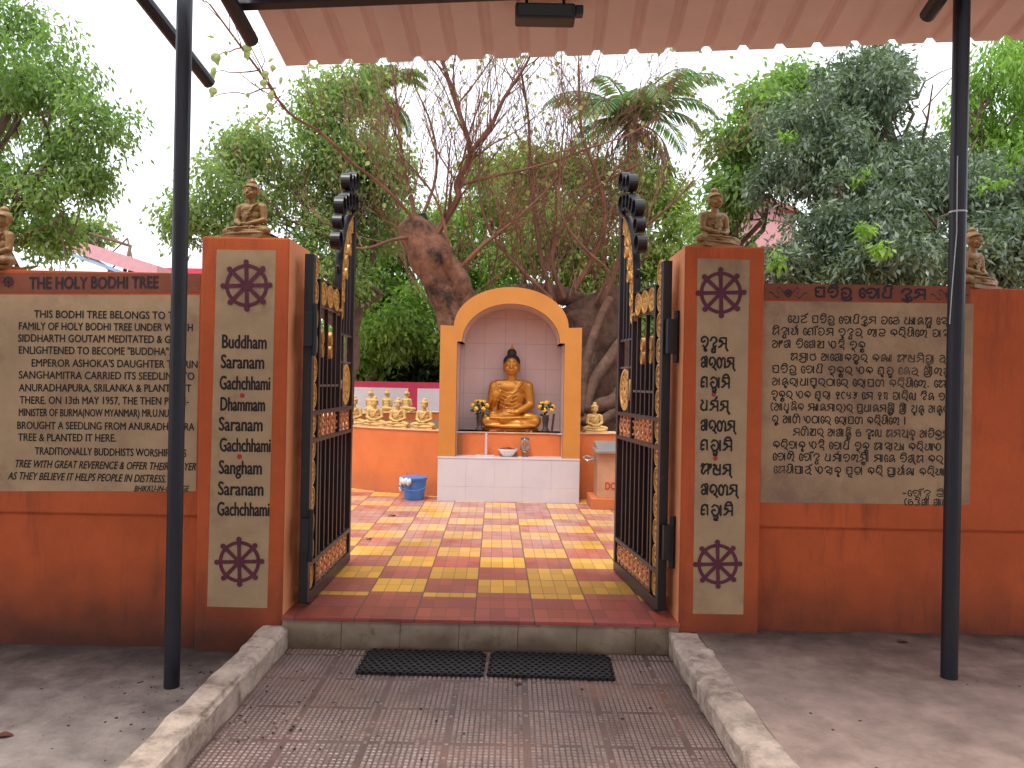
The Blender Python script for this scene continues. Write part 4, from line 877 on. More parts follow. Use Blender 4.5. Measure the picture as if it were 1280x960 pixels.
# big golden buddha in the niche
big_me, big_hair = statue('teaching', False)
BX = P(638, 540, SY+.42).x
bb = thing('buddha_statue', 'large shiny golden buddha with black hair seated in the shrine niche', 'statue', (BX, SY+.455, ZL)); bb.scale = (.985, .8, .985)
o = put('figure', big_me, m_statue, bb); o.location = (0, 0, .045)
h = put('hair', big_hair, m_hair, bb); h.location = (0, 0, .045)
MB().lathe([(.012, .0), (.024, .02), (.016, .045), (.002, .085)], 10, (0, .022, .965)).build('flame_finial', m_statue, bb, smooth=True)
MB().lathe([(.0, 0), (.33, 0), (.335, .02), (.32, .045), (0, .045)], 28, (0, -.02, 0), Matrix.Diagonal((1, .62, 1, 1))).build('seat', m_statue, bb)
# vases of yellow flowers
def vase(u, rz, label):
    x = P(u, 540, SY+.36).x; t = thing('flower_vase', label, 'vase', (x, SY+.33, ZL), rz, 'flower vases beside the niche buddha')
    MB().lathe([(0,0), (.045,0), (.05,.02), (.028,.05), (.032,.10), (.042,.155), (.036,.18), (.046,.2), (.03,.2), (.02,.1)], 16).build('vase', mat('dark_vase', (.05, .035, .035), .25, var=.5, vs=40), t, smooth=True)
    rg = random.Random(int(u)); fo = MB()
    for i in range(26):
        a = rg.uniform(0, 2*PI); r = rg.uniform(.02, .1); z = .2+rg.uniform(.0, .14); fo.ell((r*math.cos(a), r*math.sin(a)*.7, z), (.026, .012, .02), Matrix.Rotation(a, 3, 'Z') @ Matrix.Rotation(rg.uniform(-1, 1), 3, 'X'), 6, 4)
    fo.build('leaves', mat('vase_greenery', (.025, .05, .02), .6, var=.4), t)
    ym = mat('yellow_petals', (.78, .46, .03), .6, var=.2, vs=60)
    for i in range(7):
        a = i*2*PI/6; r = .085 if i < 6 else 0; z = .30+.045*math.sin(a)+(.045 if i == 6 else 0)
        fb = MB(); c = Vector((r*math.cos(a), r*math.sin(a)*.6-.02, z))
        for k in range(14):
            d = Vector((rg.gauss(0,1), rg.gauss(0,1)-.5, rg.gauss(0,1))).normalized(); fb.ell(c+d*.018, (.013, .013, .010), None, 6, 4)
        fb.build('flower', ym, t)
vase(599.5, 0, 'dark vase of yellow flowers at the raised hand side of the niche buddha'); vase(681.5, .4, 'dark vase of yellow flowers beside the incense stick bundle')
t = thing('incense_bundle', 'brown bundle of incense sticks leaning in the niche corner', 'incense', (P(691, 540, SY+.4).x, SY+.4, ZL))
MB().tube([(-.012, 0, 0), (.01, .0, .215)], .012, 8).build('sticks', mat('brown_paper', (.17, .06, .045), .7), t)
# offerings on the lower ledge
ly = SY+.12
t = thing('offering_bowl', 'white bowl heaped with dark red petals on the shrine ledge', 'bowl', (P(634.5, 571, ly).x, ly, ZB))
MB().lathe([(0,.004), (.05,0), (.06,.01), (.095,.06), (.115,.088), (.108,.088), (.088,.06), (.0,.04)], 24).build('bowl', mat('white_ceramic', (.75,.73,.72), .2, var=.02), t, smooth=True)
hp = MB(); rg = random.Random(2)
for i in range(40): a = rg.uniform(0, 6.3); r = .095*math.sqrt(rg.random()); hp.ell((r*math.cos(a), r*math.sin(a), .082+.02*(1-r/.1)), (.018, .016, .010), None, 6, 4)
hp.build('petals', mat('dark_petals', (.16, .03, .025), .6, var=.5, vs=40), t)
t = thing('incense_holder', 'upright pink and white incense packet on a white tray', 'incense holder', (P(606, 571, ly).x, ly, ZB))
MB().box((-.105, -.04, 0), (.105, .04, .014)).build('tray', m_white, t, bevel=.003)
MB().box((-.005, -.015, .0145), (.028, .015, .265)).build('packet', mat('pink_packet', (.55, .22, .2), .4), t)
MB().box((.004, -.017, .02), (.019, -.0155, .26)).build('packet_stripe', m_white, t)
t = thing('glass_lamp', 'small clear glass oil lamp with a brass stem', 'lamp', (P(656, 571, ly+.03).x, ly+.03, ZB))
MB().lathe([(0,.0), (.035,.0), (.035,.006), (.01,.02), (.012,.05), (.05,.075), (.062,.13), (.056,.18), (.045,.215), (.043,.215), (.054,.18), (.059,.13), (.047,.078), (0,.06)], 18).build('glass', m_glass, t, smooth=True)
MB().lathe([(0,.065),(.012,.066),(.018,.11),(.004,.15),(.004,.235),(.012,.24),(0,.255)], 12).build('brass_stem', m_statue, t, smooth=True)
of = MB(); rg = random.Random(8)
for i in range(18): of.ell((BX+rg.uniform(-.24, .24), SY+.255+rg.uniform(0, .05), ZL+.008), (.018, .014, .009), None, 6, 4)
o = of.build('petal_offerings', mat('pink_petals', (.5, .1, .09), .6, var=.5, vs=60)); tag(o, 'scattered red petals laid before the niche buddha', 'petals', None, 'stuff')

# ------------------------------------------------------------------ bin and donation box
bp_ = P(517, 620, 8.62)
t = thing('dust_bin', 'blue plastic bin with a pale liner bag by the ring wall', 'bin', (bp_.x, 8.66, .18))
MB().lathe([(0,0), (.105,0), (.108,.01), (.138,.225), (.15,.23), (.15,.245), (.134,.245), (.1,.02), (0,.02)], 28).build('tub', m_blue, t, smooth=False)
MB().lathe([(0,.268), (.10,.266), (.152,.252), (.152,.2455), (.0,.2455)], 28).build('lid', m_blue, t)
bg = MB(); rg = random.Random(3)
for k in range(20):
    a = 2.2 + k*.11*1.1; r = .146+.008*rg.random()
    bg.ell((r*math.cos(a), r*math.sin(a), .20+.02*rg.random()), (.02, .02, .03+.012*rg.random()), None, 6, 5)
for k in range(10): bg.ell((-.155+.012*rg.random(), -.01+.015*rg.random(), .10+.012*k), (.022, .03, .02), None, 6, 4)
bg.build('liner_bag', m_bag, t, smooth=True)
MB().tube([(.15*math.cos(a)*1.02, -.155+.0*a, .19-.075*math.sin(a)) for a in np.linspace(.1, PI-.1, 10)], .006, 6).build('handle', m_blue, t)

dx0 = P(737, 620, 8.35).x
t = thing('donation_box', 'copper coloured donation box with a steel top and red lettering', 'donation box', (dx0+.27, 8.42, .18))
MB().box((-.27, -.24, 0), (.42, .26, .115)).build('plinth', m_wall2, t, bevel=.006)
MB().box((-.20, -.19, .1155), (.36, .22, .60)).build('box', m_box, t, bevel=.006)
MB().prism([(-.235, .6005), (.395, .6005), (.385, .63), (-.225, .63)], -.24, .26).build('lid', m_steel, t, bevel=.004)
MB().add([(-.2, -.2, .6305), (.37, -.2, .6305), (.37, .24, .70), (-.2, .24, .70), (-.2, .24, .6305), (.37, .24, .6305)], [(0,1,2,3), (0,3,4), (1,5,2), (2,5,4,3), (0,4,5,1)]).build('lid_slope', m_steel, t)
MB().tube([(-.2, -.02, .52), (-.30, -.06, .50), (-.34, -.06, .535), (-.30, .02, .54), (-.2, .04, .52)], .014, 8).build('handle', m_steel, t)
mb = MB(); write_line(mb, 'DONATION', (-.115, -.19, .21), (.30, -.19, .21), .075, .003, off=.02)
mb.ring((-.02+.11, -.1925, .41), .085, .07, .002, 24); mb.box((.0, -.195, .385), (.03, -.1935, .435)); mb.build('lettering', m_red, t)
# ------------------------------------------------------------------ far boundary wall
fw_ = thing('boundary_wall', 'magenta framed wall with white panels behind the ring wall', 'wall', (-1, 17.6, .1))
MB().box((-14, 17.5, -.2), (14, 17.7, 1.50)).build('wall_body', m_magenta, fw_, world=True)
for i in range(12):
    a = -13.3 + i*2.23; MB().box((a, 17.488, .72), (a+2.02, 17.51, 1.36)).build('white_panel', m_whitew, fw_, world=True)
# ------------------------------------------------------------------ vegetation
def leaf_mesh(name, rg, blobs, n_cl, per, size, sig, droop=.4, flat=.3, shell=.5, tint_cl=.55):
    """leaves gathered on twig ends spread through the crown's volume"""
    B = np.array([[*b[0], *b[1]] for b in blobs]); w = (B[:, 3]*B[:, 4]*B[:, 5])**(2/3); w /= w.sum()
    ids = rg.choice(len(B), n_cl, p=w)
    d = rg.normal(size=(n_cl, 3)); d /= np.linalg.norm(d, axis=1)[:, None]
    r = rg.random(n_cl)**(1/3)*(1-shell) + shell*rg.random(n_cl)**.25
    C = B[ids, :3] + d*r[:, None]*B[ids, 3:]*(1+.18*rg.normal(size=(n_cl, 1)))
    ct = rg.random(n_cl)
    idx = np.repeat(np.arange(n_cl), per); N = len(idx)
    p = C[idx] + rg.normal(size=(N, 3))*sig
    outw = d[idx]*.7 + rg.normal(size=(N, 3))*.7; outw[:, 2] -= droop*(1+rg.random(N))
    outw /= np.linalg.norm(outw, axis=1)[:, None]
    up = rg.normal(size=(N, 3))*.8 + np.array([0, 0, 1.0]) ; side = np.cross(outw, up); side /= np.linalg.norm(side, axis=1)[:, None]+1e-9
    nn = np.cross(side, outw)
    L = size[0]*(.6+.7*rg.random(N))[:, None]; W = size[1]*(.6+.7*rg.random(N))[:, None]
    v = np.empty((N, 4, 3)); v[:, 0] = p; v[:, 1] = p+outw*L*.45+side*W*.5+nn*W*flat*.5; v[:, 2] = p+outw*L-nn*W*flat*.3; v[:, 3] = p+outw*L*.45-side*W*.5+nn*W*flat*.5
    tint = np.clip(tint_cl*ct[idx]+(1-tint_cl)*rg.random(N), 0, 1)
    return quads(name, v.reshape(-1, 3), tint)
def quads(name, v, tint):
    N = len(v)//4; me = bpy.data.meshes.new(name)
    me.vertices.add(4*N); me.vertices.foreach_set('co', v.astype(np.float32).ravel())
    me.loops.add(4*N); me.loops.foreach_set('vertex_index', np.arange(4*N, dtype=np.int32))
    me.polygons.add(N); me.polygons.foreach_set('loop_start', np.arange(0, 4*N, 4, dtype=np.int32)); me.polygons.foreach_set('loop_total', np.full(N, 4, dtype=np.int32))
    a = me.attributes.new('tint', 'FLOAT', 'FACE'); a.data.foreach_set('value', tint.astype(np.float32))
    me.update(calc_edges=True); me.validate(); return me
def wob_path(a, b, n, amp, rg):
    a, b = Vector(a), Vector(b); out = []
    L = (b-a).length
    for i in range(n+1):
        t = i/n; p = a.lerp(b, t)
        if 0 < i < n: p += Vector(rg.normal(size=3)*amp*L)
        out.append(p)
    return out
def tree(name, label, base, fork_z, tr, blobs, leafm, barkm, seed, n_cl, per, size, sig, group=None, droop=.4, shell=.5, sub=4, nsub=9):
    rg = np.random.default_rng(seed)
    t = thing(name, label, 'tree', base, 0, group); b = Vector(base); mb = MB()
    fork = Vector((base[0]+rg.normal()*.2, base[1], fork_z))
    small = []
    for c, r in blobs:
        for q in range(nsub):
            d = rg.normal(size=3); d *= rg.random()**.4*.85/np.linalg.norm(d); k = rg.uniform(.26, .46)
            small.append((np.array(c)+d*np.array(r), np.maximum(np.array(r)*k, .18)))
    mb.tube(wob_path(b-Vector((0,0,.3)), fork, 6, .02, rg), np.linspace(tr, tr*.75, 7), 10)
    for c, r in blobs:
        c = Vector(c); path = wob_path(fork, c, 6, .05, rg); mb.tube(path, np.linspace(tr*.5, tr*.14, 7), 7)
        for k in range(sub):
            q = path[2+k % 4]; d = rg.normal(size=3); e = c + Vector(d/np.linalg.norm(d))*0.9*Vector(r).length*.55
            pp = wob_path(q, e, 5, .06, rg); mb.tube(pp, np.linspace(tr*.16, tr*.03, 6), 5)
            for j in range(3):
                d = rg.normal(size=3); e2 = pp[2+j] + Vector(d)*Vector(r).length*.2; mb.tube(wob_path(pp[2+j], e2, 3, .08, rg), np.linspace(tr*.05, tr*.015, 4), 4)
    mb.build('trunk', barkm, t, world=True)
    me = leaf_mesh('crown', rg, [(tuple(c), tuple(r)) for c, r in small], n_cl, per, size, sig, droop, shell=shell)
    put('crown', me, leafm, t, world=True)
    return t
def bl(u, v, d, ru, rv, rd=None):
    k = d/FPX; return (P(u, v, d), (ru*k, rd if rd else (ru+rv)*.5*k, rv*k))
lf_light = leaf_mat('fresh_tree_leaf', (.13, .22, .07), (.34, .45, .19), .6)
lf_mid = leaf_mat('mid_green_leaf', (.15, .22, .09), (.40, .47, .22), .6)
lf_dark = leaf_mat('mango_leaf', (.055, .09, .065), (.25, .31, .22), .3, .28)
lf_lime = leaf_mat('lime_feathery_leaf', (.15, .28, .05), (.36, .52, .12), .55)
lf_bodhi = leaf_mat('young_bodhi_leaf', (.20, .24, .06), (.42, .46, .16), .45, tcol=(1.05, 1.1, .6))
lf_bush = leaf_mat('bush_leaf', (.02, .055, .018), (.10, .17, .04), .3)

# left: fine leaved tree hanging into the picture
tree('broadleaf_tree', 'light green feathery tree reaching over the English lettered wall', (-7.6, 9.5, -.2), 2.2, .22,
     [bl(30, 90, 9, 95, 75), bl(95, 160, 9, 70, 60), bl(40, 235, 9, 90, 62), bl(-60, 150, 9.5, 110, 120), bl(50, 292, 9.2, 50, 36), bl(112, 222, 9, 28, 28), bl(10, 30, 9.4, 50, 40)],
     lf_light, m_bark2, 11, 950, 24, (.085, .036), .085, droop=.8, shell=.35, nsub=10)
tree('broadleaf_tree', 'hazy green tree far behind, above the pink roof', (-11, 24, -.2), 3, .25, [bl(110, 292, 30, 26, 22), bl(70, 300, 30, 30, 20)], lf_mid, m_bark2, 12, 150, 22, (.22, .12), .25)
# middle left: broad tree behind the ring
tree('broadleaf_tree', 'mid green leafy tree behind the iron gate leaf by the English pillar', (-3.6, 15.5, -.2), 2.4, .2,
     [bl(285, 255, 14, 60, 50), bl(350, 220, 14.5, 75, 75), bl(430, 190, 15, 80, 85), bl(300, 190, 14.5, 30, 24), bl(400, 320, 15, 70, 60), bl(470, 270, 15.5, 70, 80), bl(430, 110, 15, 60, 30), bl(230, 275, 14, 26, 30)],
     lf_mid, m_bark2, 13, 1450, 22, (.12, .055), .15, droop=.6, shell=.4)
tree('broadleaf_tree', 'bright green leafy tree low behind the bodhi trunk', (-1.8, 20, -.2), 2.2, .2,
     [bl(500, 400, 18, 70, 50), bl(540, 300, 19, 80, 60), bl(640, 250, 20, 90, 50), bl(620, 330, 19, 80, 60), bl(480, 330, 18, 60, 60), bl(600, 420, 18, 60, 50), bl(450, 430, 18, 50, 45)],
     leaf_mat('bright_leaf', (.13, .24, .06), (.36, .48, .15), .6), m_bark2, 14, 1600, 22, (.16, .075), .17, droop=.5, shell=.4)
tree('broadleaf_tree', 'olive green tree behind the bare branches, under the palm', (2.6, 19, -.2), 2.6, .22,
     [bl(710, 215, 18, 80, 50), bl(690, 300, 18, 80, 60), bl(800, 260, 18, 70, 50), bl(760, 340, 18, 80, 55), bl(840, 320, 17, 50, 50), bl(800, 400, 17, 60, 45)],
     leaf_mat('olive_leaf', (.17, .25, .07), (.44, .48, .19), .6), m_bark2, 15, 1500, 22, (.15, .07), .18, droop=.6, shell=.4)
tree('broadleaf_tree', 'small light green tree behind the buddha on the Odia lettered pillar', (3.8, 13, -.2), 1.8, .13,
     [bl(915, 195, 12.5, 35, 40), bl(915, 245, 12.5, 28, 25), bl(955, 150, 12.5, 40, 45), bl(1000, 110, 13, 45, 30), bl(900, 300, 13, 30, 30)],
     lf_light, m_bark2, 16, 420, 22, (.15, .06), .14, droop=.6, shell=.35)
# right: dense mango and lime tree
tree('mango_tree', 'dense dark grey green mango tree above the Odia inscribed wall', (5.6, 12.5, -.2), 2.0, .3,
     [bl(1010, 190, 10.5, 85, 75), bl(1090, 150, 11, 100, 85), bl(1150, 230, 10, 95, 85), bl(1075, 280, 9.5, 85, 65), bl(1140, 320, 9, 105, 60), bl(1090, 90, 11.5, 60, 30), bl(1260, 310, 9, 75, 60), bl(1010, 330, 9.3, 60, 40), bl(1330, 260, 9.5, 80, 90)],
     lf_dark, m_bark2, 17, 3300, 23, (.105, .034), .075, droop=.55, shell=.6, nsub=16)
tree('broadleaf_tree', 'lime green feathery tree beside the dark round post on the Odia side', (7.6, 12.5, -.2), 2.5, .16,
     [bl(1245, 110, 11.5, 50, 60), bl(1290, 180, 11.5, 60, 70), bl(1225, 190, 11.8, 30, 45), bl(1255, 235, 10.5, 45, 30), bl(1300, 80, 12, 60, 60)],
     lf_lime, m_bark2, 18, 620, 30, (.13, .035), .12, droop=1.1, shell=.3)
# yellow-green young shoots on the mango
rg = np.random.default_rng(4)
mango_ = [o for o in COL.objects if o.name.startswith('mango_tree')][0]
for b_ in ([bl(1076, 222, 9.4, 7, 9)], [bl(1083, 286, 8.4, 8, 5)], [bl(1101, 311, 8.2, 7, 6)], [bl(972, 326, 8.6, 5, 6)], [bl(1245, 235, 8.8, 22, 8)], [bl(985, 170, 10, 10, 4)]):
    put('young_shoot', leaf_mesh('young_shoot', rg, b_, 7, 9, (.10, .04), .03, .7), lf_lime, mango_, world=True)

# palms
def palm(name, label, crown, base, fronds, L, seed, droop=1.0):
    rg = random.Random(seed); t = thing(name, label, 'palm tree', base)
    c = Vector(crown)
    MB().tube([Vector(base)-Vector((0,0,.3)), Vector(base).lerp(c, .5)+Vector((.1, 0, 0)), c], [.2, .14, .12], 10).build('trunk', m_bark2, t, world=True)
    fm_ = lf_palm
    for i in range(fronds):
        az = 2*PI*i/fronds + rg.uniform(-.25, .25); el = rg.uniform(-.1, 1.4) ; ln = L*rg.uniform(.8, 1.1)
        h = Vector((math.cos(az), math.sin(az), 0)); p = c.copy(); pts = [p.copy()]; e = el; seg = 16
        for k in range(seg):
            d = h*math.cos(e) + Vector((0, 0, math.sin(e))); p = p + d*ln/seg; pts.append(p.copy()); e -= droop*(.06+.10*k/seg)
        mb = MB(); mb.tube(pts, np.linspace(.03, .006, seg+1), 5); fs, tn = [], []
        rows = 46
        for k in range(4, rows):
            s = k/rows*seg; i0 = min(int(s), seg-1); q = pts[i0].lerp(pts[i0+1], s-i0); d = (pts[i0+1]-pts[i0]).normalized()
            sd_ = d.cross(Vector((0,0,1))); sd_ = sd_.normalized() if sd_.length > .01 else Vector((1,0,0)); w = ln*.23*math.sin(PI*(.12+.83*k/rows))**.7
            for sg in (-1, 1):
                di = (sd_*sg*.8 + d*.55 + Vector((0, 0, -.35-.35*rg.random()))).normalized(); tip = q + di*w; mid = q + di*w*.45 + Vector((0,0,.02)); nn = d*.030
                fs += [q-nn*.5, mid-nn, tip, mid+nn]; tn.append(rg.random())
        v = np.array([[*x] for x in fs])
        me = quads('frond', v, np.array(tn)); fr_ = put('frond', me, fm_, t, world=True)
        mb.build('midrib', fm_mid, fr_, world=True)
    dm = MB(); vs_, tn = [], []
    for i in range(9):
        az = rg.uniform(0, 2*PI); h = Vector((math.cos(az), math.sin(az), 0)); p = c - Vector((0, 0, .1)); pts = [p.copy()]; e = -.2
        for k in range(8): p = p + (h*math.cos(e)+Vector((0,0,math.sin(e))))*L*.09; pts.append(p.copy()); e -= .22
        dm.tube(pts, np.linspace(.025, .006, 9), 4)
        for k in range(30):
            q = pts[1+k % 8]; w = .3+.3*rg.random(); dd = Vector((rg.gauss(0, .25), rg.gauss(0, .25), -1)).normalized(); sx = dd.cross(Vector((rg.random(), rg.random(), .2))).normalized()*.02
            vs_ += [q, q+dd*w*.5+sx, q+dd*w, q+dd*w*.5-sx]; tn.append(rg.random())
    put('dead_fronds', quads('dead_fronds', np.array([[*x] for x in vs_]), np.array(tn)), lf_dead, t, world=True); dm.build('dead_midribs', m_twig, t, world=True)
    return t
lf_dead = leaf_mat('dry_palm', (.12, .085, .045), (.30, .22, .12), .2)
lf_palm = leaf_mat('palm_leaflet', (.07, .16, .07), (.22, .34, .16), .4); fm_mid = mat('palm_midrib', (.16, .17, .06), .6)
pc = P(790, 150, 17.5); palm('coconut_palm', 'coconut palm with arching fronds above the bare branches', pc, (pc.x, 17.5, -.2), 24, 2.3, 3, 1.0)
pc = P(470, 118, 19); palm('coconut_palm', 'coconut palm half hidden under the tin canopy edge', pc, (pc.x, 19, -.2), 14, 1.7, 6, 1.2)

# ------------------------------------------------------------------ the bodhi tree
bt_ = thing('bodhi_tree', 'old pruned bodhi tree with a thick scarred trunk and bare reddish branches', 'tree', (0.2, 11.6, RZ-.14))
DB = 10.6
def rough_tube(pts, rs, n, amp, seed):
    mb = MB(); pp = smooth_line3(pts, 6); rr = np.interp(np.linspace(0, 1, len(pp)), np.linspace(0, 1, len(rs)), rs)
    mb.tube(pp, rr, n); out = []
    ctr = [pp[min(i//n, len(pp)-1)] for i in range(len(mb.v))]
    for v, c in zip(mb.v, ctr):
        v = Vector(v); d = v-c; f = 1+amp*mnoise.fractal(v*2.2+Vector((seed, 0, 0)), 1., 2., 4)+.5*amp*mnoise.noise(Vector((v.x*9, v.y*9, v.z*1.2)))
        out.append(tuple(c+d*f))
    mb.v = out; return mb
def smooth_line3(p, k=5):
    p = [Vector(a) for a in p]
    if len(p) < 3: return p
    q = [p[0]*2-p[1]] + p + [p[-1]*2-p[-2]]; out = []
    for i in range(1, len(q)-2):
        for j in range(k):
            t = j/k; a, b, c, d = q[i-1], q[i], q[i+1], q[i+2]
            out.append(.5*((2*b)+(c-a)*t+(2*a-5*b+4*c-d)*t*t+(3*b-a-3*c+d)*t**3))
    out.append(p[-1]); return out
base = Vector((.15, 11.4, RZ-.2))
tk = rough_tube([base+Vector((.1,.2,-.1)), P(600, 450, 11.1), P(566, 372, 10.8), P(538, 322, 10.6), P(518, 286, 10.5), P(514, 277, 10.5)], [.5, .40, .32, .29, .25, .17], 22, .24, 2)
o1 = tk.build('trunk', m_bark, bt_, smooth=True, world=True)
MB().tube([P(528, 300, 10.45), P(530, 280, 10.45), P(527, 268, 10.45)], [.11, .085, .06], 9).build('burnt_stub', mat('charred_wood', (.018, .013, .012), .9, bump=1, bs=20), bt_, world=True)
rough_tube([P(582, 395, 10.75), P(574, 350, 10.5), P(556, 318, 10.4), P(545, 296, 10.4)], [.16, .13, .11, .07], 12, .12, 6).build('limb', m_bark, bt_, smooth=True, world=True)
tk2 = rough_tube([Vector((1.05, 11.4, RZ-.3)), P(742, 500, 11.2), P(748, 440, 11.2), P(742, 390, 11.2), P(735, 372, 11.2)], [.75, .62, .50, .50, .40], 22, .28, 9)
tk2.build('trunk', m_bark3, bt_, smooth=True, world=True)
rr_ = random.Random(77)
for (pts, r0) in (([(786, 470, 10.6), (770, 500, 10.5), (735, 512, 10.4), (728, 530, 10.3)], .10), ([(792, 405, 10.7), (768, 440, 10.6), (742, 478, 10.4), (733, 515, 10.3)], .075), ([(762, 372, 10.6), (742, 420, 10.5), (730, 470, 10.4), (728, 520, 10.3)], .06),
                  ([(800, 500, 10.7), (780, 505, 10.6), (760, 520, 10.4), (745, 532, 10.3)], .07), ([(600, 380, 10.9), (640, 372, 10.9), (690, 368, 11), (735, 380, 11.1)], .16)):
    rough_tube([P(*q) for q in pts], [r0, r0*1.1, r0, r0*.7], 10, .15, rr_.random()*9).build('root', m_bark3, bt_, smooth=True, world=True)
# branches: named limbs first, then procedural side shoots
bn = MB(); rng = random.Random(21); tips = []
def grow(p, d, L, r, lev):
    n = 5; pts = [p.copy()]; q = p.copy(); d = d.normalized()
    for i in range(n):
        d = (d + Vector((rng.gauss(0, .10), rng.gauss(0, .10), rng.gauss(.05, .10)))).normalized(); q = q + d*L/n; pts.append(q.copy())
    bn.tube(pts, np.linspace(r, r*.45, n+1), 5 if lev < 2 else 4, cap=False)
    if lev < 3:
        for i in range(2, n+1):
            for c in range(1 if lev == 0 or rng.random() < .75 else 2):
                if rng.random() < .82:
                    dd = (d + Vector((rng.gauss(0, .55), rng.gauss(0, .5), rng.gauss(.40, .35)))).normalized()
                    grow(pts[i], dd, L*rng.uniform(.45, .75), max(.0028, r*.47), lev+1)
    else: tips.append(q.copy())
    if lev >= 2: tips.append(pts[-1])
LIMBS = [([(541,300,10.4),(558,272,10.4),(573,246,10.3),(571,229,10.3),(588,191,10.2),(571,132,10.0),(554,79,9.8),(545,40,9.7)], .058, 3),
 ([(588,191,10.2),(613,159,10.1),(630,123,10.0),(655,85,9.9),(672,50,9.8)], .035, 3),
 ([(529,288,10.4),(500,254,10.2),(474,229,10.0),(440,203,9.6),(400,165,9.2),(360,140,8.8),(325,90,8.3),(295,50,8.0),(262,5,7.7)], .026, 2),
 ([(522,283,10.5),(512,240,10.5),(503,199,10.4),(497,140,10.3),(491,85,10.2)], .032, 3),
 ([(575,232,10.3),(610,222,10.3),(655,212,10.2),(700,199,10.1),(731,187,10.0),(782,170,9.9),(820,150,9.8)], .021, 3),
 ([(575,336,10.5),(600,310,10.3),(622,292,10.2),(650,270,10.1),(690,230,10.0),(720,180,9.9)], .034, 3),
 ([(719,360,10.7),(742,320,10.6),(757,271,10.5),(745,215,10.4),(727,165,10.3),(723,81,10.1)], .045, 3),
 ([(690,372,10.7),(676,320,10.6),(668,262,10.5),(663,200,10.4),(660,144,10.3),(651,85,10.1)], .036, 3),
 ([(705,372,10.7),(690,330,10.5),(700,290,10.4),(728,250,10.3),(760,225,10.2),(800,205,10.1)], .038, 3),
 ([(516,296,10.4),(490,300,10.2),(453,311,10.0),(420,300,9.8)], .028, 2),
 ([(690,375,10.6),(650,335,10.4),(620,300,10.3),(600,250,10.2),(600,180,10.1)], .03, 3),
 ([(525,278,10.5),(545,220,10.6),(540,160,10.6),(515,100,10.5)], .026, 3),
 ([(752,380,10.7),(775,330,10.6),(800,290,10.5),(840,255,10.3),(868,225,10.2)], .03, 3),
 ([(745,378,10.7),(760,340,10.4),(730,310,10.2),(700,260,10.0),(705,150,9.9)], .026, 3),
 ([(565,345,10.4),(560,300,10.2),(545,250,10.1),(520,215,10.0),(470,160,9.8)], .024, 3)]
for pts, r, lev0 in LIMBS:
    pp = smooth_line3([P(*q) for q in pts], 4); bn.tube(pp, np.linspace(r, r*.35, len(pp)), 7)
    for i in range(3, len(pp)):
        if rng.random() < (.85 if lev0 == 3 else .5):
            d = (pp[i]-pp[i-1]).normalized() + Vector((rng.gauss(0, .6), rng.gauss(0, .5), rng.gauss(.40, .4)))
            grow(pp[i], d, rng.uniform(.6, 1.35), r*.30*(1-.4*i/len(pp)), 1)
# leafless suckers springing from the pruned trunks
for i in range(70):
    s = P(rng.uniform(515, 800), rng.uniform(330, 385), 10.6+rng.uniform(-.1, .5)); grow(s, Vector((rng.gauss(0, .5), rng.gauss(0, .4), 1)), rng.uniform(.5, 1.2), .009, 1)
bn.build('branches', m_twig, bt_, world=True)
T = np.array([[*x] for x in tips]); g2 = np.random.default_rng(9)
sel = g2.choice(len(T), min(len(T), 950), replace=False); T = T[sel]
N = len(T); dr = g2.normal(size=(N, 3)); dr[:, 2] -= 1.1; dr /= np.linalg.norm(dr, axis=1)[:, None]; sdv = np.cross(dr, g2.normal(size=(N, 3))); sdv /= np.linalg.norm(sdv, axis=1)[:, None]
Lf = .06*(.6+.8*g2.random((N, 1)))
v = np.stack([T, T+dr*Lf*.4+sdv*Lf*.42, T+dr*Lf*1.15, T+dr*Lf*.4-sdv*Lf*.42], 1).reshape(-1, 3)
put('leaves', quads('leaves', v, g2.random(N)), lf_bodhi, bt_, world=True)
# heart-shaped leaves at the end of the long limb near the canopy
hl = MB(); lf_heart = mat('heart_leaf', (.20, .24, .05), .5, var=.5, vs=30)
heart = [(0, 0), (.28, .10), (.45, .32), (.42, .60), (.22, .82), (0, 1.25), (-.22, .82), (-.42, .60), (-.45, .32), (-.28, .10)]
for (u, v_, s) in ((268, 70, .12), (266, 88, .12), (310, 60, .10), (308, 67, .10), (268, 113, .10), (330, 92, .09), (328, 103, .09), (338, 117, .11), (336, 132, .10), (342, 85, .07), (309, 120, .06), (320, 160, .07), (316, 150, .06), (352, 100, .08)):
    c = P(u, v_-4, 8.1); a = rng.uniform(-.5, .5); tw = rng.uniform(-.7, .7)
    M = Matrix.Translation(c) @ Matrix.Rotation(tw, 4, 'Z') @ Matrix.Rotation(a, 4, 'Y')
    hl.add([(x*s, .02*s*math.sin(x*9), -y*s) for x, y in heart] + [(0, -.1*s, -.5*s)], [(i, (i+1) % 10, 10) for i in range(10)], M)
hl.build('leaves', lf_heart, bt_, world=True)
tw_ = MB()
for a, b in (((345, 110), (262, 122)), ((358, 135), (300, 92)), ((345, 118), (310, 62)), ((322, 88), (266, 90)), ((330, 105), (300, 20)), ((350, 120), (318, 160)), ((300, 60), (268, 70)), ((338, 110), (322, 50))):
    tw_.tube(wob_path(P(*a, 8.3), P(*b, 8.1), 5, .03, np.random.default_rng(a[0])), np.linspace(.009, .004, 6), 5)
tw_.build('twigs', m_twig, bt_, world=True)

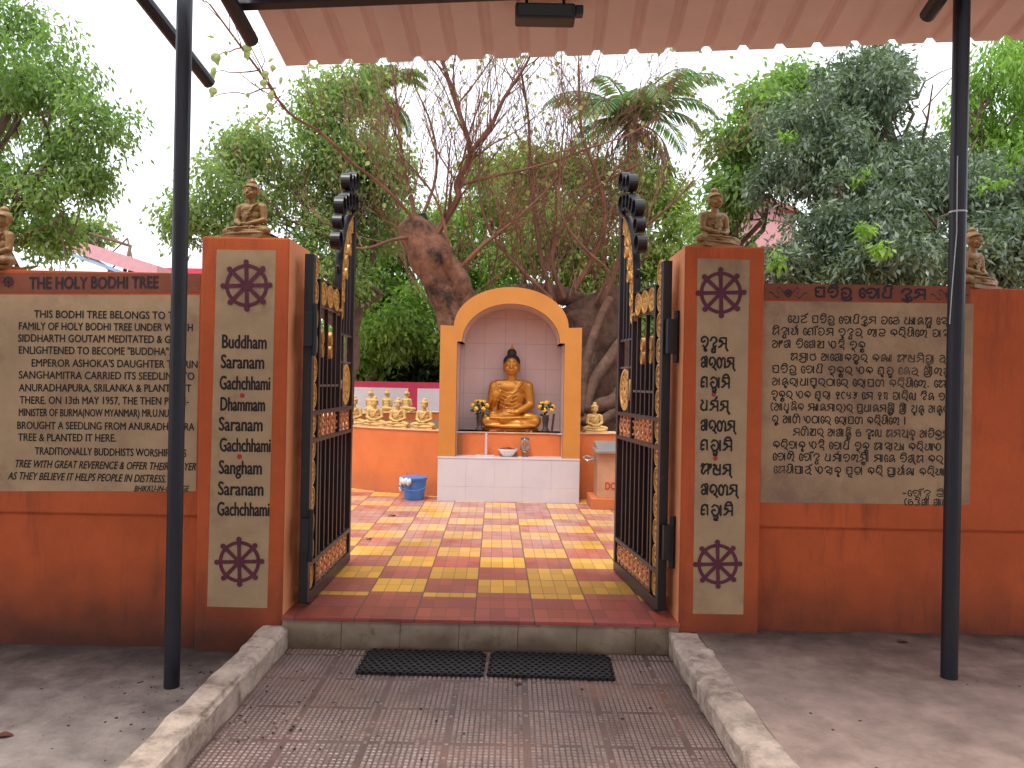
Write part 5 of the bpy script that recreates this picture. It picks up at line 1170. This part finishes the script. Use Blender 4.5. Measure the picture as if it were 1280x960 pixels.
# ------------------------------------------------------------------ undergrowth and far trees, houses
for i, (u, v, d, r, h, lab) in enumerate(((460, 450, 20, 45, 32, 'dark green bush behind the magenta wall, beside the iron gate'), (515, 452, 20, 45, 32, 'dark green bush behind the magenta wall, left of the bodhi trunk'), (580, 455, 20.5, 50, 30, 'dark green bush behind the shrine'), (700, 450, 20, 60, 30, 'dark green bush right behind the shrine arch'), (800, 440, 19.5, 60, 40, 'dark green bush behind the iron gate on the Odia side'))):
    c = P(u, v, d); rg = np.random.default_rng(60+i); t = thing('bush', lab, 'bush', (c.x, d, 0), 0, 'bushes behind the far wall')
    mb = MB()
    for k in range(6): mb.tube(wob_path((c.x+rg.normal()*.1, d, -.2), (c.x+rg.normal()*.6, d+rg.normal()*.4, c.z+rg.normal()*.3), 4, .05, rg), np.linspace(.05, .015, 5), 5)
    mb.build('stems', m_bark2, t, world=True)
    put('foliage', leaf_mesh('foliage', rg, [bl(u, v, d, r, h), bl(u, v+30, d, r, h)], 260, 18, (.2, .1), .16, .4), lf_bush, t, world=True)
for i, x in enumerate((-16, -7, 0, 7, 15, 23)):
    d = 34+3*(i % 2); rg = np.random.default_rng(90+i)
    nm = ['beyond the pink roofed house', 'behind the leafy trees', 'behind the shrine', 'under the palm fronds', 'behind the pink gabled house', 'behind the mango tree']
    tree('broadleaf_tree', 'far green tree standing ' + nm[i], (x, d, -.2), 2.5, .3, [((x, d, 4.2 if i else 3.0), (3.2, 2.5, 1.8)), ((x-2.4, d, 2.6), (2.4, 2, 1.8)), ((x+2.4, d, 3.0 if i else 2.2), (2.4, 2, 1.8))], lf_mid, m_bark2, 95+i, 420, 20, (.34, .2), .34, group='far trees')
# pink houses
hs = thing('pink_house', 'pink roofed house with a blue edge beyond the English lettered wall', 'house', (-12.5, 24, -.2))
A, B_, C_ = P(100, 300, 24), P(200, 333, 24), P(203, 345, 24)
x0, x1 = A.x, B_.x
MB().box((x0-3, 24, -.2), (x1-.15, 29, C_.z-.35)).build('wall', m_pinkw, hs, world=True)
mb = MB(); zt0, zt1 = P(40, 282, 24).z, B_.z
xa = P(40, 282, 24).x
mb.add([(xa, 23.8, zt0), (x1, 23.8, zt1), (x1, 29.2, zt1), (xa, 29.2, zt0)] + [(xa, 23.8, zt0-.42), (x1, 23.8, zt1-.42), (x1, 29.2, zt1-.42), (xa, 29.2, zt0-.42)], [(0,1,2,3),(7,6,5,4),(0,4,5,1),(1,5,6,2),(2,6,7,3),(3,7,4,0)])
mb.build('roof', m_pinkw, hs, world=True)
mb = MB(); mb.add([(xa, 23.77, zt0-.5), (x1-.4, 23.77, zt1-.52), (x1-.4, 23.77, zt1-.42), (xa, 23.77, zt0-.4), (xa, 23.9, zt0-.5), (x1-.4, 23.9, zt1-.52), (x1-.4, 23.9, zt1-.42), (xa, 23.9, zt0-.4)], [(0,1,2,3),(7,6,5,4),(0,4,5,1),(2,6,7,3),(1,5,6,2),(3,7,4,0)])
mb.build('fascia', mat('pale_blue_trim', (.30, .42, .60), .6), hs, world=True)
MB().box((x0+.6, 23.98, 3.0), (x0+1.6, 24.05, 4.2)).build('window', mat('dark_window', (.05, .06, .08), .15), hs, world=True)
low = thing('pink_house', 'low red edged roof between the round post and the English pillar', 'house', (P(230, 340, 26).x, 26, -.2))
zz = P(225, 336, 26).z
MB().box((P(203, 340, 26).x, 26, -.2), (P(300, 340, 26).x, 30, zz-.25)).build('wall', m_whitew, low, world=True); MB().box((P(200, 340, 26).x, 25.8, zz-.249), (P(303, 340, 26).x, 30.2, zz)).build('roof', m_magenta, low, world=True)
h2 = thing('pink_house', 'pink gabled house glimpsed beside the buddha on the Odia pillar', 'house', (P(960, 280, 20).x, 20, -.2))
g = [P(930, 275, 20), P(957, 253, 20), P(995, 268, 20)]
MB().prism([(g[0].x, -.2), (g[2].x, -.2), (g[2].x, g[2].z), (g[1].x, g[1].z), (g[0].x, g[0].z)], 20, 25).build('wall', m_pinkw, h2, world=True)
mb = MB(); 
for a, b in ((g[0], g[1]), (g[1], g[2])):
    mb.add([(a.x, 19.8, a.z), (b.x, 19.8, b.z), (b.x, 25.2, b.z), (a.x, 25.2, a.z), (a.x, 19.8, a.z+.1), (b.x, 19.8, b.z+.1), (b.x, 25.2, b.z+.1), (a.x, 25.2, a.z+.1)], [(0,1,2,3),(7,6,5,4),(0,4,5,1),(1,5,6,2),(2,6,7,3),(3,7,4,0)])
mb.build('roof', mat('faded_red_roof', (.45, .16, .17), .7), h2, world=True)

# ------------------------------------------------------------------ fallen leaves and crumbs
rg = random.Random(14); lt = MB()
def crumb(x, y, z, s):
    a = rg.uniform(0, PI); n = rg.randint(4, 6); el = rg.uniform(.35, 1)
    pts = [(x+s*math.cos(2*PI*k/n)*math.cos(a)-s*el*math.sin(2*PI*k/n)*math.sin(a), y+s*math.cos(2*PI*k/n)*math.sin(a)+s*el*math.sin(2*PI*k/n)*math.cos(a), z+.001+rg.uniform(0, s*.5)) for k in range(n)]
    lt.add(pts + [(p[0], p[1], z+.0006) for p in pts], [tuple(range(n)), tuple(range(2*n-1, n-1, -1))] + [(k, k+n, (k+1) % n+n, (k+1) % n) for k in range(n)])
for i in range(210):
    y = rg.uniform(2.7, 4.28)
    if rg.random() < .5: x = rg.gauss(-1.62, .35); x = min(x, -1.40); z = -.03; y = min(4.3, abs(rg.gauss(3.7, .35)))
    elif rg.random() < .65: x = -1.2+abs(rg.gauss(0, .25)); z = .004
    else: x = rg.uniform(-1.15, .85); z = .004
    crumb(x, y, z, rg.uniform(.0025, .009))
for i in range(26): crumb(rg.uniform(1.15, 3.2), rg.uniform(2.7, 4.25), .13, rg.uniform(.003, .008))
o = lt.build('leaf_litter', mat('dark_litter', (.045, .03, .022), .9, var=.4)); tag(o, 'dark crumbs and dry bits scattered over the path and yard floor', 'litter', None, 'stuff')
def dry_leaf(p, s, rz, m, label):
    mb = MB(); n = 10
    for k in range(n+1):
        t = k/n; w = .32*math.sin(PI*min(1, t*1.02))**.8; mb.v += [(t-.5, w, .12*abs(w)*3+.05*math.sin(t*5)), (t-.5, 0, .02+.05*math.sin(t*5)), (t-.5, -w, .12*abs(w)*3+.06*math.sin(t*4))]
    for k in range(n): mb.f += [(3*k, 3*k+1, 3*k+4, 3*k+3), (3*k+1, 3*k+2, 3*k+5, 3*k+4)]
    o = mb.build('dry_leaf', m); o.location = p; o.rotation_euler = (0, 0, rz); o.scale = (s,)*3; tag(o, label, 'leaf', 'fallen dry leaves')
m_dry = mat('dry_leaf_red', (.14, .05, .03), .8, var=.3); m_dry2 = mat('dry_leaf_brown', (.18, .11, .05), .8, var=.3)
def floor_pt(u, v, z):
    d = (CAM_H-z)*FPX/(P(u, v, FPX).z*-1+CAM_H); q = P(u, v, d); return (q.x, d, z+.002)
dry_leaf(floor_pt(6, 921, -.03), .075, .4, m_dry, 'red brown dry leaf on the grey yard floor at the frame edge')
dry_leaf(floor_pt(1128, 803, .13), .07, .1, m_dry, 'dark dry leaf on the brown yard floor beside the round post')
dry_leaf(floor_pt(490, 645, .181), .09, .6, m_dry2, 'brown dry leaf on the paving nearest the blue bin')
dry_leaf(floor_pt(461, 674, .181), .07, 1.2, m_dry2, 'brown dry leaf on the paving beside the open iron gate')
dry_leaf(floor_pt(648, 855, .004), .05, .9, m_dry, 'small dark dry leaf on the studded path below the mats')
